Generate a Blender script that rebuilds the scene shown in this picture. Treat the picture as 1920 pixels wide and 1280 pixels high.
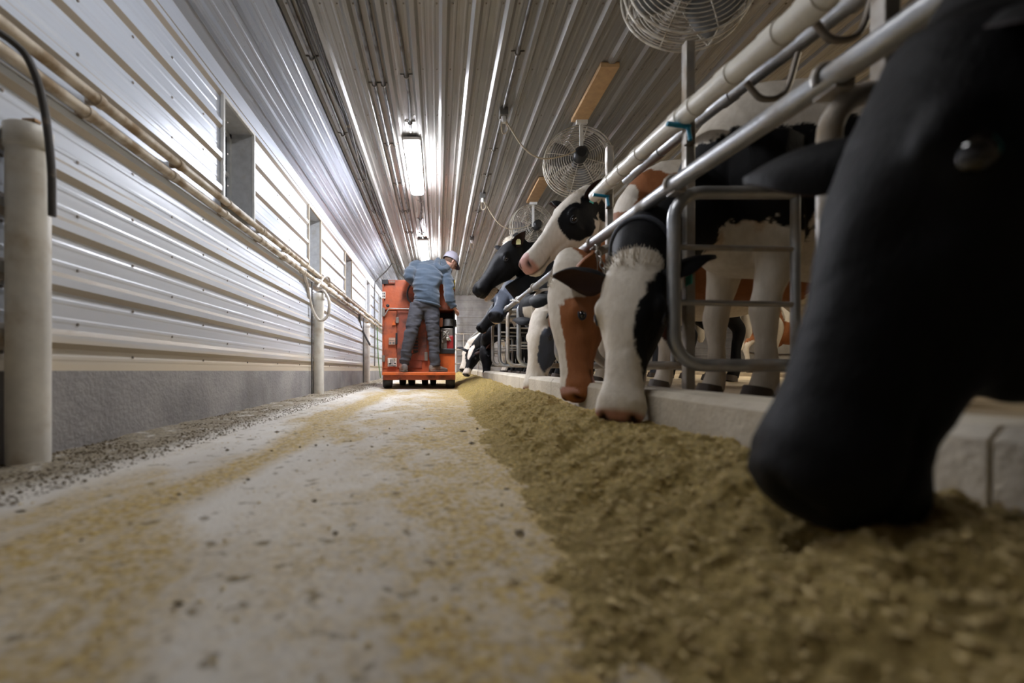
import bpy, bmesh, math, random
import numpy as np
from mathutils import Vector, Matrix, noise as mnoise

random.seed(7); np.random.seed(7)
scene = bpy.context.scene
C = scene.collection
for o in list(bpy.data.objects): bpy.data.objects.remove(o)

# ------------------------------------------------------------------ camera
FP = 850.0; CH = 0.30                       # focal length in px of 1920, camera height
cam_d = bpy.data.cameras.new('camera'); cam = bpy.data.objects.new('camera', cam_d); C.objects.link(cam)
cam.location = (0, 0, CH); cam.rotation_euler = (math.pi/2, 0, 0)
cam_d.sensor_width = 36; cam_d.lens = FP/1920*36
cam_d.shift_x = (960-822)/1920; cam_d.shift_y = (695-640)/1920
cam_d.clip_start = .02; cam_d.clip_end = 100
cam_d.dof.use_dof = True; cam_d.dof.focus_distance = 6.0; cam_d.dof.aperture_fstop = 1.5
scene.camera = cam
# ------------------------------------------------------------------ world and exposure
w = bpy.data.worlds.new('world'); scene.world = w; w.use_nodes = True
w.node_tree.nodes['Background'].inputs[0].default_value = (.5, .62, .85, 1)
w.node_tree.nodes['Background'].inputs[1].default_value = .08
scene.view_settings.view_transform = 'Standard'; scene.view_settings.look = 'None'
scene.view_settings.gamma = 1; scene.view_settings.use_curve_mapping = False
scene.view_settings.exposure = 0.22
LAMP = 118.0        # ceiling tube lens emission
# lamps: (x, y start, strength factor); the first rows are the feed alley, the others the milking alley behind the cows
LAMPS_FEED = [(-.256, 4.35, 1.0), (-.262, 7.7, 1.0), (-.262, 11.05, 1.0)]
LAMPS_FEED_BEHIND = [(-.256, 1.0, .18)]
LAMPS_ALLEY = [(4.4, 1.6, .5), (4.4, 5.8, .6), (4.4, 9.8, .5)]

def P(px, py, d):            # a point seen at pixel (px,py) of the 1920x1280 photo, at distance d along the alley
    return Vector(((px-822)*d/FP, d, CH+(695-py)*d/FP))
def G(y):                    # the alley climbs slightly
    return .011*max(0.0, y-1.2)

# ------------------------------------------------------------------ material helpers
def nodes_of(name):
    m = bpy.data.materials.new(name); m.use_nodes = True
    nt = m.node_tree; b = nt.nodes['Principled BSDF']
    return m, nt, b
def N(nt, t, **kw):
    n = nt.nodes.new(t)
    for k, v in kw.items(): setattr(n, k, v)
    return n
def noise_fac(nt, scale, detail=4, lo=.4, hi=.6, vec=None, rough=.55, dist=0):
    n = N(nt, 'ShaderNodeTexNoise'); n.inputs['Scale'].default_value = scale
    n.inputs['Detail'].default_value = detail; n.inputs['Roughness'].default_value = rough
    n.inputs['Distortion'].default_value = dist
    if vec is not None: nt.links.new(vec, n.inputs['Vector'])
    mr = N(nt, 'ShaderNodeMapRange'); mr.interpolation_type = 'SMOOTHSTEP'
    mr.inputs['From Min'].default_value = lo; mr.inputs['From Max'].default_value = hi
    nt.links.new(n.outputs['Fac'], mr.inputs['Value'])
    return mr.outputs['Result']
def mix(nt, f, a, b):
    m = N(nt, 'ShaderNodeMix', data_type='RGBA')
    for s, v in ((m.inputs[0], f), (m.inputs[6], a), (m.inputs[7], b)):
        if isinstance(v, (int, float)): s.default_value = v
        elif isinstance(v, tuple): s.default_value = (*v, 1) if len(v) == 3 else v
        else: nt.links.new(v, s)
    return m.outputs[2]
def math_n(nt, op, a, b=0.0, clamp=False):
    m = N(nt, 'ShaderNodeMath', operation=op); m.use_clamp = clamp
    for s, v in ((m.inputs[0], a), (m.inputs[1], b)):
        if isinstance(v, (int, float)): s.default_value = v
        else: nt.links.new(v, s)
    return m.outputs[0]
def pos(nt, scale=(1, 1, 1)):
    g = N(nt, 'ShaderNodeNewGeometry'); mp = N(nt, 'ShaderNodeMapping'); mp.inputs['Scale'].default_value = scale
    nt.links.new(g.outputs['Position'], mp.inputs['Vector']); return mp.outputs[0]
def objpos(nt, scale=(1, 1, 1)):
    g = N(nt, 'ShaderNodeTexCoord'); mp = N(nt, 'ShaderNodeMapping'); mp.inputs['Scale'].default_value = scale
    nt.links.new(g.outputs['Object'], mp.inputs['Vector']); return mp.outputs[0]
def smooth(nt, v, lo, hi):
    mr = N(nt, 'ShaderNodeMapRange'); mr.interpolation_type = 'SMOOTHSTEP'
    mr.inputs['From Min'].default_value = lo; mr.inputs['From Max'].default_value = hi
    nt.links.new(v, mr.inputs['Value']); return mr.outputs['Result']
def bump(nt, b, h, strength=.3, dist=.01):
    bp = N(nt, 'ShaderNodeBump'); bp.inputs['Strength'].default_value = strength; bp.inputs['Distance'].default_value = dist
    nt.links.new(h, bp.inputs['Height']); nt.links.new(bp.outputs[0], b.inputs['Normal'])
def simple(name, col, rough=.5, metal=0.0, dirt=None, dscale=6, dlo=.45, dhi=.7, bs=0, bscale=60, coat=0, sheen=0):
    m, nt, b = nodes_of(name)
    b.inputs['Roughness'].default_value = rough; b.inputs['Metallic'].default_value = metal
    b.inputs['Coat Weight'].default_value = coat; b.inputs['Sheen Weight'].default_value = sheen
    c0 = noise_fac(nt, dscale*2.3, 3, .2, .8, objpos(nt))
    base = mix(nt, c0, tuple(x*.86 for x in col), tuple(min(1, x*1.08) for x in col))
    if dirt:
        f = noise_fac(nt, dscale, 6, dlo, dhi, objpos(nt))
        base = mix(nt, f, base, dirt)
        nt.links.new(math_n(nt, 'ADD', math_n(nt, 'MULTIPLY', f, .8-rough*.7), rough, True), b.inputs['Roughness'])
        if metal > 0: nt.links.new(math_n(nt, 'MULTIPLY', math_n(nt, 'SUBTRACT', 1.0, f), metal), b.inputs['Metallic'])
    nt.links.new(base, b.inputs['Base Color'])
    if bs:
        bump(nt, b, noise_fac(nt, bscale, 4, 0, 1, objpos(nt)), bs, .01)
    return m
def attr_mat(name, rough=.62, bscale=160, bs=.25, sheen=0.0):
    m, nt, b = nodes_of(name)
    a = N(nt, 'ShaderNodeAttribute'); a.attribute_name = 'coat'
    f = noise_fac(nt, 35, 4, .2, .8, objpos(nt, (1, 1, .4)))
    dark = N(nt, 'ShaderNodeMix', data_type='RGBA', blend_type='MULTIPLY'); dark.inputs[0].default_value = 1
    nt.links.new(a.outputs['Color'], dark.inputs[6])
    nt.links.new(mix(nt, f, (.84, .82, .79), (1, 1, 1)), dark.inputs[7])
    nt.links.new(dark.outputs[2], b.inputs['Base Color'])
    b.inputs['Roughness'].default_value = rough; b.inputs['Sheen Weight'].default_value = sheen
    b.inputs['Sheen Roughness'].default_value = .5; b.inputs['Specular IOR Level'].default_value = .14
    bump(nt, b, noise_fac(nt, bscale, 5, 0, 1, objpos(nt, (1, 1, .35))), bs, .006)
    return m
def emis(name, col, strength):
    m, nt, b = nodes_of(name)
    b.inputs['Emission Color'].default_value = (*col, 1); b.inputs['Emission Strength'].default_value = strength
    b.inputs['Base Color'].default_value = (.9, .9, .9, 1)
    return m

# painted ribbed sheet steel, dusty on the ledges and cream-stained low down
def steel_sheet(name, col, low_dirt, rough=.33, axis='wall'):
    m, nt, b = nodes_of(name)
    g = N(nt, 'ShaderNodeNewGeometry'); sp = N(nt, 'ShaderNodeSeparateXYZ'); nt.links.new(g.outputs['Position'], sp.inputs[0])
    streak = noise_fac(nt, 3.0, 5, .35, .8, pos(nt, (1, .25, 7)) if axis == 'wall' else pos(nt, (5, .12, 1)))
    base = mix(nt, streak, col, tuple(x*.88 for x in col))
    if low_dirt:
        z = math_n(nt, 'ADD', sp.outputs['Z'], math_n(nt, 'MULTIPLY', streak, -.12))
        lowf = math_n(nt, 'SUBTRACT', 1.0, smooth(nt, z, .28, .47), True)
        base = mix(nt, math_n(nt, 'MULTIPLY', lowf, .85), base, (.74, .62, .44))
        low2 = math_n(nt, 'SUBTRACT', 1.0, smooth(nt, z, .3, 1.5), True)
        base = mix(nt, math_n(nt, 'MULTIPLY', low2, .30), base, (.74, .65, .50))
        # dust lying on every upward facing ledge
        sn = N(nt, 'ShaderNodeSeparateXYZ'); nt.links.new(g.outputs['True Normal'], sn.inputs[0])
        led = smooth(nt, math_n(nt, 'ABSOLUTE', sn.outputs['Z']), .2, .6)
        base = mix(nt, math_n(nt, 'MULTIPLY', led, .75), base, (.42, .34, .23))
    else:
        sp2 = noise_fac(nt, 55, 2, .68, .74, pos(nt))
        base = mix(nt, math_n(nt, 'MULTIPLY', sp2, .6), base, (.25, .2, .13))
    nt.links.new(base, b.inputs['Base Color'])
    b.inputs['Metallic'].default_value = .12
    r = math_n(nt, 'ADD', math_n(nt, 'MULTIPLY', streak, .18), rough, True)
    nt.links.new(r, b.inputs['Roughness'])
    bump(nt, b, noise_fac(nt, 1.6, 2, 0, 1, pos(nt, (1, .5, 1.6))), .22, .03)
    return m

M = {}
M['wall'] = steel_sheet('white_wall_steel', (.66, .72, .83), True, .28)
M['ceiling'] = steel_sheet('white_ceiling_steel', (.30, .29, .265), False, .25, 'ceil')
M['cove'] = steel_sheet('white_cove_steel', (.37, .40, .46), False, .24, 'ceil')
M['trimw'] = simple('white_trim', (.72, .72, .70), .4, 0, (.5, .42, .3), 8, .55, .8)
M['reveal'] = simple('grey_window_reveal', (.50, .51, .52), .45, .0, (.4, .35, .28), 9, .55, .85)
M['trimbrown'] = simple('dusty_trim', (.48, .40, .30), .6, 0, (.6, .55, .45), 12)
M['pvc'] = simple('white_pvc', (.76, .73, .66), .38, 0, (.42, .31, .17), 5, .50, .78)
M['pvc_dirty'] = simple('dusty_pvc', (.60, .53, .43), .5, 0, (.30, .22, .14), 9, .42, .66)
M['galv'] = simple('galvanised_steel', (.42, .40, .37), .42, .75, (.33, .26, .18), 7, .42, .68, .12)
M['galv2'] = simple('worn_steel_pipe', (.40, .41, .42), .38, .8, (.30, .25, .19), 5, .48, .75, .12)
M['conduit'] = simple('grey_conduit', (.17, .165, .16), .42, .6, (.09, .08, .065), 12)
M['black'] = simple('black_plastic', (.015, .015, .016), .45)
M['hose'] = simple('dark_rubber_hose', (.05, .045, .04), .55, 0, (.35, .27, .18), 14, .55, .8)
M['hosew'] = simple('clear_dusty_hose', (.50, .45, .38), .4, 0, (.22, .17, .12), 12, .5, .75)
M['screw'] = simple('screw_heads', (.22, .19, .16), .5, .6)
M['wood'] = simple('pine_board', (.52, .33, .16), .65, 0, (.35, .2, .09), 9, .5, .8)
M['fanw'] = simple('fan_cage_wire', (.62, .58, .50), .5, .2, (.4, .33, .24), 14)
M['fanb'] = simple('fan_blade_steel', (.24, .24, .24), .5, .5, (.2, .17, .12), 9)
M['blue'] = simple('blue_valve_plastic', (.01, .22, .36), .4)
M['teal'] = simple('teal_tag_plastic', (.05, .50, .42), .45)
M['yellow'] = simple('yellow_plastic', (.75, .58, .05), .5)
M['paleyellow'] = simple('pale_yellow_tag', (.72, .68, .35), .5)
M['rope'] = simple('beige_cord', (.50, .42, .30), .8)
M['lens'] = emis('lamp_lens', (.93, .955, 1.04), LAMP)
M['lamp_body'] = simple('lamp_housing', (.55, .52, .48), .5)
M['glass'] = simple('dark_pane', (.10, .115, .13), .12)
M['hoof'] = simple('hoof_horn', (.08, .06, .045), .5)
M['eye'] = simple('cow_eye', (.008, .006, .005), .08, coat=1)
M['cow'] = attr_mat('cow_coat')
M['chain'] = simple('chain_steel', (.45, .43, .40), .35, .9)
M['collar'] = simple('collar_strap', (.04, .045, .06), .6)

def concrete(name, c1, c2, rough=.85, sc=3, stain=(.25, .22, .18)):
    m, nt, b = nodes_of(name)
    f = noise_fac(nt, sc, 8, .3, .7, pos(nt)); g_ = noise_fac(nt, sc*.6, 5, .5, .75, pos(nt, (1, 1, .3)))
    col = mix(nt, g_, mix(nt, f, c1, c2), stain)
    nt.links.new(col, b.inputs['Base Color']); b.inputs['Roughness'].default_value = rough
    bump(nt, b, noise_fac(nt, 45, 6, 0, 1, pos(nt)), .35, .012)
    return m
M['concrete'] = concrete('grey_concrete', (.27, .255, .25), (.40, .38, .36), stain=(.20, .185, .17))
M['curb'] = concrete('worn_curb_concrete', (.55, .49, .39), (.72, .65, .53), stain=(.38, .31, .22))
M['stall'] = concrete('stall_concrete', (.42, .33, .22), (.58, .47, .32), stain=(.3, .22, .13))
M['block'] = concrete('block_wall_concrete', (.30, .26, .20), (.42, .36, .28))

def floor_material():
    m, nt, b = nodes_of('feed_alley_floor')
    g = N(nt, 'ShaderNodeNewGeometry'); sp = N(nt, 'ShaderNodeSeparateXYZ'); nt.links.new(g.outputs['Position'], sp.inputs[0])
    wob = N(nt, 'ShaderNodeTexNoise'); wob.inputs['Scale'].default_value = 1.4; wob.inputs['Detail'].default_value = 5
    nt.links.new(pos(nt, (1, .6, 1)), wob.inputs['Vector'])
    X = math_n(nt, 'ADD', sp.outputs['X'], math_n(nt, 'MULTIPLY', math_n(nt, 'SUBTRACT', wob.outputs['Fac'], .5), .42))
    conc = mix(nt, noise_fac(nt, 2.2, 6, .3, .7, pos(nt, (1.5, .35, 1))), (.58, .535, .47), (.74, .70, .63))
    conc = mix(nt, math_n(nt, 'MULTIPLY', noise_fac(nt, 7, 5, .5, .7, pos(nt, (1, .35, 1))), .45), conc, (.50, .43, .32))
    # yellow feed dust: right half and a streak
    right = smooth(nt, X, -.60, .12)
    streak = math_n(nt, 'SUBTRACT', 1.0, smooth(nt, math_n(nt, 'ABSOLUTE', math_n(nt, 'ADD', X, .63)), .03, .15), True)
    big = noise_fac(nt, 5.0, 8, .42, .60, pos(nt, (1, .7, 1)), .72)
    big2 = noise_fac(nt, 2.4, 7, .47, .60, pos(nt, (1, .5, 1)), .6, .4)
    cov = math_n(nt, 'MAXIMUM', math_n(nt, 'MULTIPLY', right, math_n(nt, 'ADD', math_n(nt, 'MULTIPLY', big, .75), .30)), math_n(nt, 'MULTIPLY', streak, .85))
    cov = math_n(nt, 'MAXIMUM', math_n(nt, 'MULTIPLY', cov, math_n(nt, 'ADD', 1.25, smooth(nt, X, -.15, .2))), math_n(nt, 'MULTIPLY', big2, .95), True)
    fine = noise_fac(nt, 42, 7, .36, .60, pos(nt), .75)
    f = math_n(nt, 'MULTIPLY', cov, math_n(nt, 'ADD', math_n(nt, 'MULTIPLY', fine, .6), .45), True)
    f = math_n(nt, 'MULTIPLY', f, smooth(nt, X, -1.02, -.72), True)
    feed = mix(nt, noise_fac(nt, 75, 3, .35, .65, pos(nt)), (.33, .215, .05), (.60, .43, .15))
    col = mix(nt, f, conc, feed)
    spk = noise_fac(nt, 22, 4, .60, .68, pos(nt), .5)
    col = mix(nt, math_n(nt, 'MULTIPLY', spk, .75), col, (.17, .12, .05))
    # debris strip at the wall
    deb = math_n(nt, 'SUBTRACT', 1.0, smooth(nt, X, -1.12, -.97), True)
    deb = math_n(nt, 'MULTIPLY', deb, noise_fac(nt, 12, 8, .30, .50, pos(nt), .75))
    col = mix(nt, deb, col, mix(nt, noise_fac(nt, 90, 3, .35, .65, pos(nt)), (.15, .12, .08), (.36, .30, .20)))
    nt.links.new(col, b.inputs['Base Color']); b.inputs['Roughness'].default_value = .8
    bump(nt, b, math_n(nt, 'ADD', noise_fac(nt, 70, 6, 0, 1, pos(nt), .7), math_n(nt, 'MULTIPLY', f, .6)), .45, .01)
    return m
M['floor'] = floor_material()
def feed_material():
    m, nt, b = nodes_of('chopped_feed')
    a = noise_fac(nt, 75, 5, .3, .7, pos(nt), .8); c = noise_fac(nt, 9, 5, .35, .7, pos(nt))
    col = mix(nt, a, (.33, .215, .045), (.92, .69, .25))
    col = mix(nt, math_n(nt, 'MULTIPLY', c, .45), col, (.46, .33, .11))
    nt.links.new(col, b.inputs['Base Color']); b.inputs['Roughness'].default_value = .9
    bump(nt, b, noise_fac(nt, 110, 6, 0, 1, pos(nt), .75), .9, .02)
    return m
M['feed'] = feed_material()
M['crumb'] = simple('feed_crumb', (.66, .51, .24), .9)
M['crumb_dark'] = simple('dark_crumb', (.17, .13, .08), .9)

# ------------------------------------------------------------------ object helpers
def tag(o, label=None, cat=None, group=None, kind=None):
    if label: o['label'] = label
    if cat: o['category'] = cat
    if group: o['group'] = group
    if kind: o['kind'] = kind
    return o
def empty(name, loc, label=None, cat=None, group=None):
    o = bpy.data.objects.new(name, None); C.objects.link(o); o.location = loc; o.empty_display_size = .1
    return tag(o, label, cat, group)
class MB:
    def __init__(s): s.v = []; s.f = []; s.sm = []
    def add(s, vs, fs, smooth=True):
        n = len(s.v); s.v += [tuple(v) for v in vs]; s.f += [tuple(i+n for i in f) for f in fs]; s.sm += [smooth]*len(fs)
        return s
    def box(s, lo, hi, mtx=None):
        x0, y0, z0 = lo; x1, y1, z1 = hi
        vs = [Vector(p) for p in ((x0,y0,z0),(x1,y0,z0),(x1,y1,z0),(x0,y1,z0),(x0,y0,z1),(x1,y0,z1),(x1,y1,z1),(x0,y1,z1))]
        if mtx: vs = [mtx @ v for v in vs]
        return s.add(vs, [(0,3,2,1),(4,5,6,7),(0,1,5,4),(1,2,6,5),(2,3,7,6),(3,0,4,7)], False)
    def tube(s, pts, r, seg=12, cap=True, closed=False):
        pts = [Vector(p) for p in pts]; n = len(pts)
        rs = list(r) if isinstance(r, (list, tuple)) else [r]*n
        if len(rs) != n: rs = list(np.interp(np.linspace(0, 1, n), np.linspace(0, 1, len(rs)), rs))
        T = []
        for i in range(n):
            if closed: t = pts[(i+1) % n]-pts[i-1]
            else: t = pts[min(i+1, n-1)]-pts[max(i-1, 0)]
            T.append(t.normalized())
        up = Vector((0,0,1)) if abs(T[0].z) < .9 else Vector((1,0,0))
        a = T[0].cross(up).normalized(); vs = []
        for i in range(n):
            a = (a-T[i]*a.dot(T[i])).normalized(); b = T[i].cross(a)
            for k in range(seg):
                th = 2*math.pi*k/seg; vs.append(pts[i]+(a*math.cos(th)+b*math.sin(th))*rs[i])
        fs = []
        for i in range(n if closed else n-1):
            j = (i+1) % n
            for k in range(seg):
                k2 = (k+1) % seg; fs.append((i*seg+k, i*seg+k2, j*seg+k2, j*seg+k))
        s.add(vs, fs, True)
        if cap and not closed:
            s.add(vs[:seg], [tuple(range(seg))[::-1]], False); s.add(vs[-seg:], [tuple(range(seg))], False)
        return s
    def cyl(s, a, b, r, seg=16): return s.tube([a, b], r, seg)
    def ball(s, c, r, seg=12, mtx=None):
        r = r if isinstance(r, (tuple, list)) else (r, r, r); vs = []; fs = []; h = seg//2
        c = Vector(c)
        for i in range(h+1):
            ph = math.pi*i/h
            for k in range(seg):
                th = 2*math.pi*k/seg
                v = Vector((r[0]*math.sin(ph)*math.cos(th), r[1]*math.sin(ph)*math.sin(th), r[2]*math.cos(ph)))
                if mtx: v = mtx @ v
                vs.append(c+v)
        for i in range(h):
            for k in range(seg):
                k2 = (k+1) % seg; fs.append((i*seg+k, (i+1)*seg+k, (i+1)*seg+k2, i*seg+k2))
        return s.add(vs, fs, True)
    def loft(s, secs, seg=24, p=2.3):
        vs = []; n = len(secs)
        for c, a, b in secs:
            c = Vector(c); a = Vector(a); b = Vector(b)
            for k in range(seg):
                th = 2*math.pi*k/seg; ct, st = math.cos(th), math.sin(th)
                x = math.copysign(abs(ct)**(2/p), ct); y = math.copysign(abs(st)**(2/p), st)
                vs.append(c+a*x+b*y)
        fs = [(i*seg+k, i*seg+(k+1) % seg, (i+1)*seg+(k+1) % seg, (i+1)*seg+k) for i in range(n-1) for k in range(seg)]
        fs += [tuple(range(seg))[::-1], tuple((n-1)*seg+k for k in range(seg))]
        return s.add(vs, fs, True)
    def mesh(s, name):
        me = bpy.data.meshes.new(name); me.from_pydata(s.v, [], s.f)
        me.polygons.foreach_set('use_smooth', s.sm)
        bm = bmesh.new(); bm.from_mesh(me); bmesh.ops.recalc_face_normals(bm, faces=bm.faces); bm.to_mesh(me); bm.free()
        me.update(); return me
    def build(s, name, mat, parent=None, bev=0):
        me = s.mesh(name); o = bpy.data.objects.new(name, me); C.objects.link(o)
        if mat: me.materials.append(M[mat] if isinstance(mat, str) else mat)
        if parent:
            o.parent = parent; o.matrix_parent_inverse = Matrix.Identity(4)
            me.transform(Matrix.Translation(-world_loc(parent)))      # vertices are written in world space
        if bev:
            b = o.modifiers.new('bevel', 'BEVEL'); b.width = bev; b.segments = 2; b.limit_method = 'ANGLE'; b.angle_limit = .6
        return o
def world_loc(o):
    v = Vector((0, 0, 0))
    while o: v = v+o.location; o = o.parent
    return v
def arc(c, r, a0, a1, u, v, n=8):
    c = Vector(c); u = Vector(u); v = Vector(v)
    return [c+u*r*math.cos(a0+(a1-a0)*i/n)+v*r*math.sin(a0+(a1-a0)*i/n) for i in range(n+1)]
def spline(pts, n=8):
    pts = [Vector(p) for p in pts]; q = [pts[0]*2-pts[1]]+pts+[pts[-1]*2-pts[-2]]; out = []
    for i in range(1, len(q)-2):
        for k in range(n):
            t = k/n; a, b, c, d = q[i-1], q[i], q[i+1], q[i+2]
            out.append(.5*((2*b)+(c-a)*t+(2*a-5*b+4*c-d)*t*t+(3*b-a-3*c+d)*t**3))
    return out+[pts[-1]]
def origin_to(o, p):
    p = Vector(p); o.data.transform(Matrix.Translation(-p)); o.location = o.location+p
def copy_tree(o, parent=None):
    c = o.copy(); C.objects.link(c); c.parent = parent
    for ch in list(o.children): copy_tree(ch, c)
    return c

# numpy fractal value noise
def vnoise(X, Y, scale, octs=4, seed=0, gain=.55):
    out = np.zeros_like(X, dtype=float); amp = 1; tot = 0; rs = np.random.RandomState(seed)
    T = rs.rand(256, 256)
    for o in range(octs):
        x = X*scale+37.1*o; y = Y*scale+11.7*o
        xi = np.floor(x).astype(int); yi = np.floor(y).astype(int); fx = x-xi; fy = y-yi
        fx = fx*fx*(3-2*fx); fy = fy*fy*(3-2*fy)
        a = T[xi % 256, yi % 256]; b = T[(xi+1) % 256, yi % 256]; c = T[xi % 256, (yi+1) % 256]; d = T[(xi+1) % 256, (yi+1) % 256]
        out += amp*((a*(1-fx)+b*fx)*(1-fy)+(c*(1-fx)+d*fx)*fy); tot += amp; amp *= gain; scale *= 2.03
    return out/tot
def grid_mesh(name, Xg, Yg, Zg, mat):
    ny, nx = Xg.shape
    v = np.stack([Xg, Yg, Zg], -1).reshape(-1, 3)
    i = np.arange(ny*nx).reshape(ny, nx)
    f = np.stack([i[:-1, :-1], i[:-1, 1:], i[1:, 1:], i[1:, :-1]], -1).reshape(-1, 4)
    me = bpy.data.meshes.new(name); me.from_pydata(v.tolist(), [], f.tolist())
    me.polygons.foreach_set('use_smooth', [True]*len(me.polygons)); me.materials.append(M[mat])
    o = bpy.data.objects.new(name, me); C.objects.link(o); return o

# ================================================================== THE SHELL
WX = -1.37; CZ = 2.56; CORN = 2.21; CVX = -.986; SP = .205; Y0, Y1 = -3.2, 13.5; RX = 9.0
WIN = [(2.86, 3.31), (4.74, 5.20), (6.60, 7.06), (8.48, 8.94), (10.32, 10.78), (12.2, 12.66)]
WZ0, WZ1 = 1.40, 2.02
def rib_profile(t0, t1, ribs, step=SP):
    """(t, height) polyline with tall ribs at the given places and two low ribs between."""
    ev = []
    for r in ribs:
        ev += [(r-.036, 0), (r-.015, .02), (r+.015, .02), (r+.036, 0)]
        for q in (1/3, 2/3):
            m_ = r+step*q
            ev += [(m_-.012, 0), (m_-.005, .0018), (m_+.005, .0018), (m_+.012, 0)]
    ev = sorted(e for e in ev if t0 < e[0] < t1)
    return [(t0, 0)]+ev+[(t1, 0)]
def extrude_profile(mb, pts, ya, yb, n=1):
    k = len(pts); vs = []; fs = []
    for j in range(n+1):
        y = ya+(yb-ya)*j/n
        vs += [Vector((p[0], y, p[1])) for p in pts]
    for j in range(n):
        for i in range(k-1): fs.append((j*k+i, j*k+i+1, (j+1)*k+i+1, (j+1)*k+i))
    mb.add(vs, fs, False)
wribs = [.415+SP*k for k in range(-1, 9)]
wl = MB()
def wall_band(z0, z1, ya, yb):
    extrude_profile(wl, [(WX+h, z) for z, h in rib_profile(z0, z1, wribs)], ya, yb)
wall_band(.30, WZ0, Y0, Y1); wall_band(WZ1, 2.09, Y0, Y1)
edges = [Y0]+[e for a in WIN for e in a]+[Y1]
for i in range(0, len(edges), 2): wall_band(WZ0, WZ1, edges[i], edges[i+1])
# plain flashing folded over the corner
extrude_profile(wl, [(WX+.004, 2.085), (WX+.012, 2.09), (WX+.012, 2.13), (WX+.006, 2.135), (WX+.006, 2.2), (WX, CORN)], Y0, Y1)
wall_left = tag(wl.build('wall_left', 'wall'), 'white ribbed steel wall with dusty ledges along the feed alley', kind='structure')
cc = MB(); cc.box((WX-.12, Y0, -.05), (WX+.006, Y1, .30)); tag(cc.build('baseboard_left', 'concrete'), 'low stained grey concrete footing under the steel wall', kind='structure')

cv = MB()
L = math.hypot(CVX-WX, CZ-CORN); ux, uz = (CVX-WX)/L, (CZ-CORN)/L
pr = rib_profile(0, L, [L-2*SP-.01, L-SP-.005, L-.0])
extrude_profile(cv, [(WX+ux*t+uz*h, CORN+uz*t-ux*h) for t, h in pr], Y0, Y1)
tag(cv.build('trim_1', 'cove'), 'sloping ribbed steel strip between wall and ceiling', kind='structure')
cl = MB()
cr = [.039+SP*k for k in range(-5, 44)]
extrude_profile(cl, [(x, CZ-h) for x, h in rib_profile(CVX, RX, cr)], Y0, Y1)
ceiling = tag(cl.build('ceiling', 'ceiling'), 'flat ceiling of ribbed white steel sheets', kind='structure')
# screw heads
def screws(name, spots, parent):
    mb = MB()
    for (p, n) in spots:
        p = Vector(p); n = Vector(n); mb.tube([p, p+n*.004], .0062, 6)
    o = mb.build(name, 'screw', parent); o['kind'] = 'stuff'; return o
sp_ = []
for j in range(24):
    y = .35+.61*j
    for x in cr[:16]:
        if y < 13.4: sp_ += [((x-.05, y, CZ), (0, 0, -1)), ((x+.05, y, CZ), (0, 0, -1))]
screws('screw_heads', sp_, ceiling)
sp_ = []
for j in range(24):
    y = .2+.61*j
    for z in wribs:
        if z > 2.05 or any(a-.04 < y < b+.04 and WZ0-.03 < z-.05 < WZ1+.03 for a, b in WIN): continue
        sp_ += [((WX, y, z-.055), (1, 0, 0))]
        if z+.1 < 2.0: sp_ += [((WX, y+.3, z+.06), (1, 0, 0))]
screws('screw_heads', sp_, wall_left)

# windows in deep reveals
for i, (a, b) in enumerate(WIN):
    r = empty('window_%d' % (i+1), (WX, a, WZ0)); r['kind'] = 'structure'; r['label'] = 'small window in a deep boxed reveal in the ribbed wall, number %d from the camera' % (i+1)
    D = .17; mb = MB()
    mb.box((WX-D, a-.012, WZ0-.012), (WX+.008, a, WZ1+.012)); mb.box((WX-D, b, WZ0-.012), (WX+.008, b+.012, WZ1+.012))
    mb.box((WX-D, a, WZ1), (WX+.008, b, WZ1+.012)); mb.box((WX-D, a, WZ0-.012), (WX+.008, b, WZ0))
    mb.build('reveal', 'reveal', r)
    fr = MB(); t = .022
    fr.box((WX+.004, a-t, WZ0-t), (WX+.026, a, WZ1+t)); fr.box((WX+.004, b, WZ0-t), (WX+.026, b+t, WZ1+t))
    fr.box((WX+.004, a, WZ1), (WX+.026, b, WZ1+t)); fr.box((WX+.004, a, WZ0-t), (WX+.026, b, WZ0))
    fr.build('window_frame', 'trimbrown' if i in (1, 2) else 'trimw', r, .002)
    sh = MB(); s_ = .03; X = WX-D
    sh.box((X, a, WZ0), (X+.03, a+s_, WZ1)); sh.box((X, b-s_, WZ0), (X+.03, b, WZ1)); sh.box((X, a, WZ1-s_), (X+.03, b, WZ1)); sh.box((X, a, WZ0), (X+.03, b, WZ0+s_))
    sh.box((X+.002, a, (WZ0+WZ1)/2-.014), (X+.026, b, (WZ0+WZ1)/2+.014))
    sh.build('sash', 'reveal', r)
    pn = MB(); pn.box((X+.004, a, WZ0), (X+.010, b, WZ1)); pn.build('pane', 'glass', r)
    si = MB(); si.box((WX-.0, a-.03, WZ0-.034), (WX+.034, b+.03, WZ0-.012)); si.build('window_sill', 'trimbrown', r, .003)

# end wall, side wall and back wall
ew = MB()
zz = rib_profile(.2, CZ, [.3+.23*k for k in range(11)], .23)
k = len(zz)
vs = [Vector((x, Y1-h, z)) for x in (WX-.1, RX) for z, h in zz]
ew.add(vs, [(i, i+1, k+i+1, k+i) for i in range(k-1)], False)
tag(ew.build('wall_back', 'concrete'), 'grey ribbed end wall of the barn', kind='structure')
rw = MB(); rw.box((RX, Y0, 0), (RX+.1, Y1, CZ)); tag(rw.build('wall_right', 'block'), 'far side wall of the barn behind the second row of cows', kind='structure')
bw = MB(); bw.box((WX-.1, Y0-.1, -.05), (RX, Y0, CZ)); tag(bw.build('wall_front', 'block'), 'wall behind the camera', kind='structure')

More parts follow.
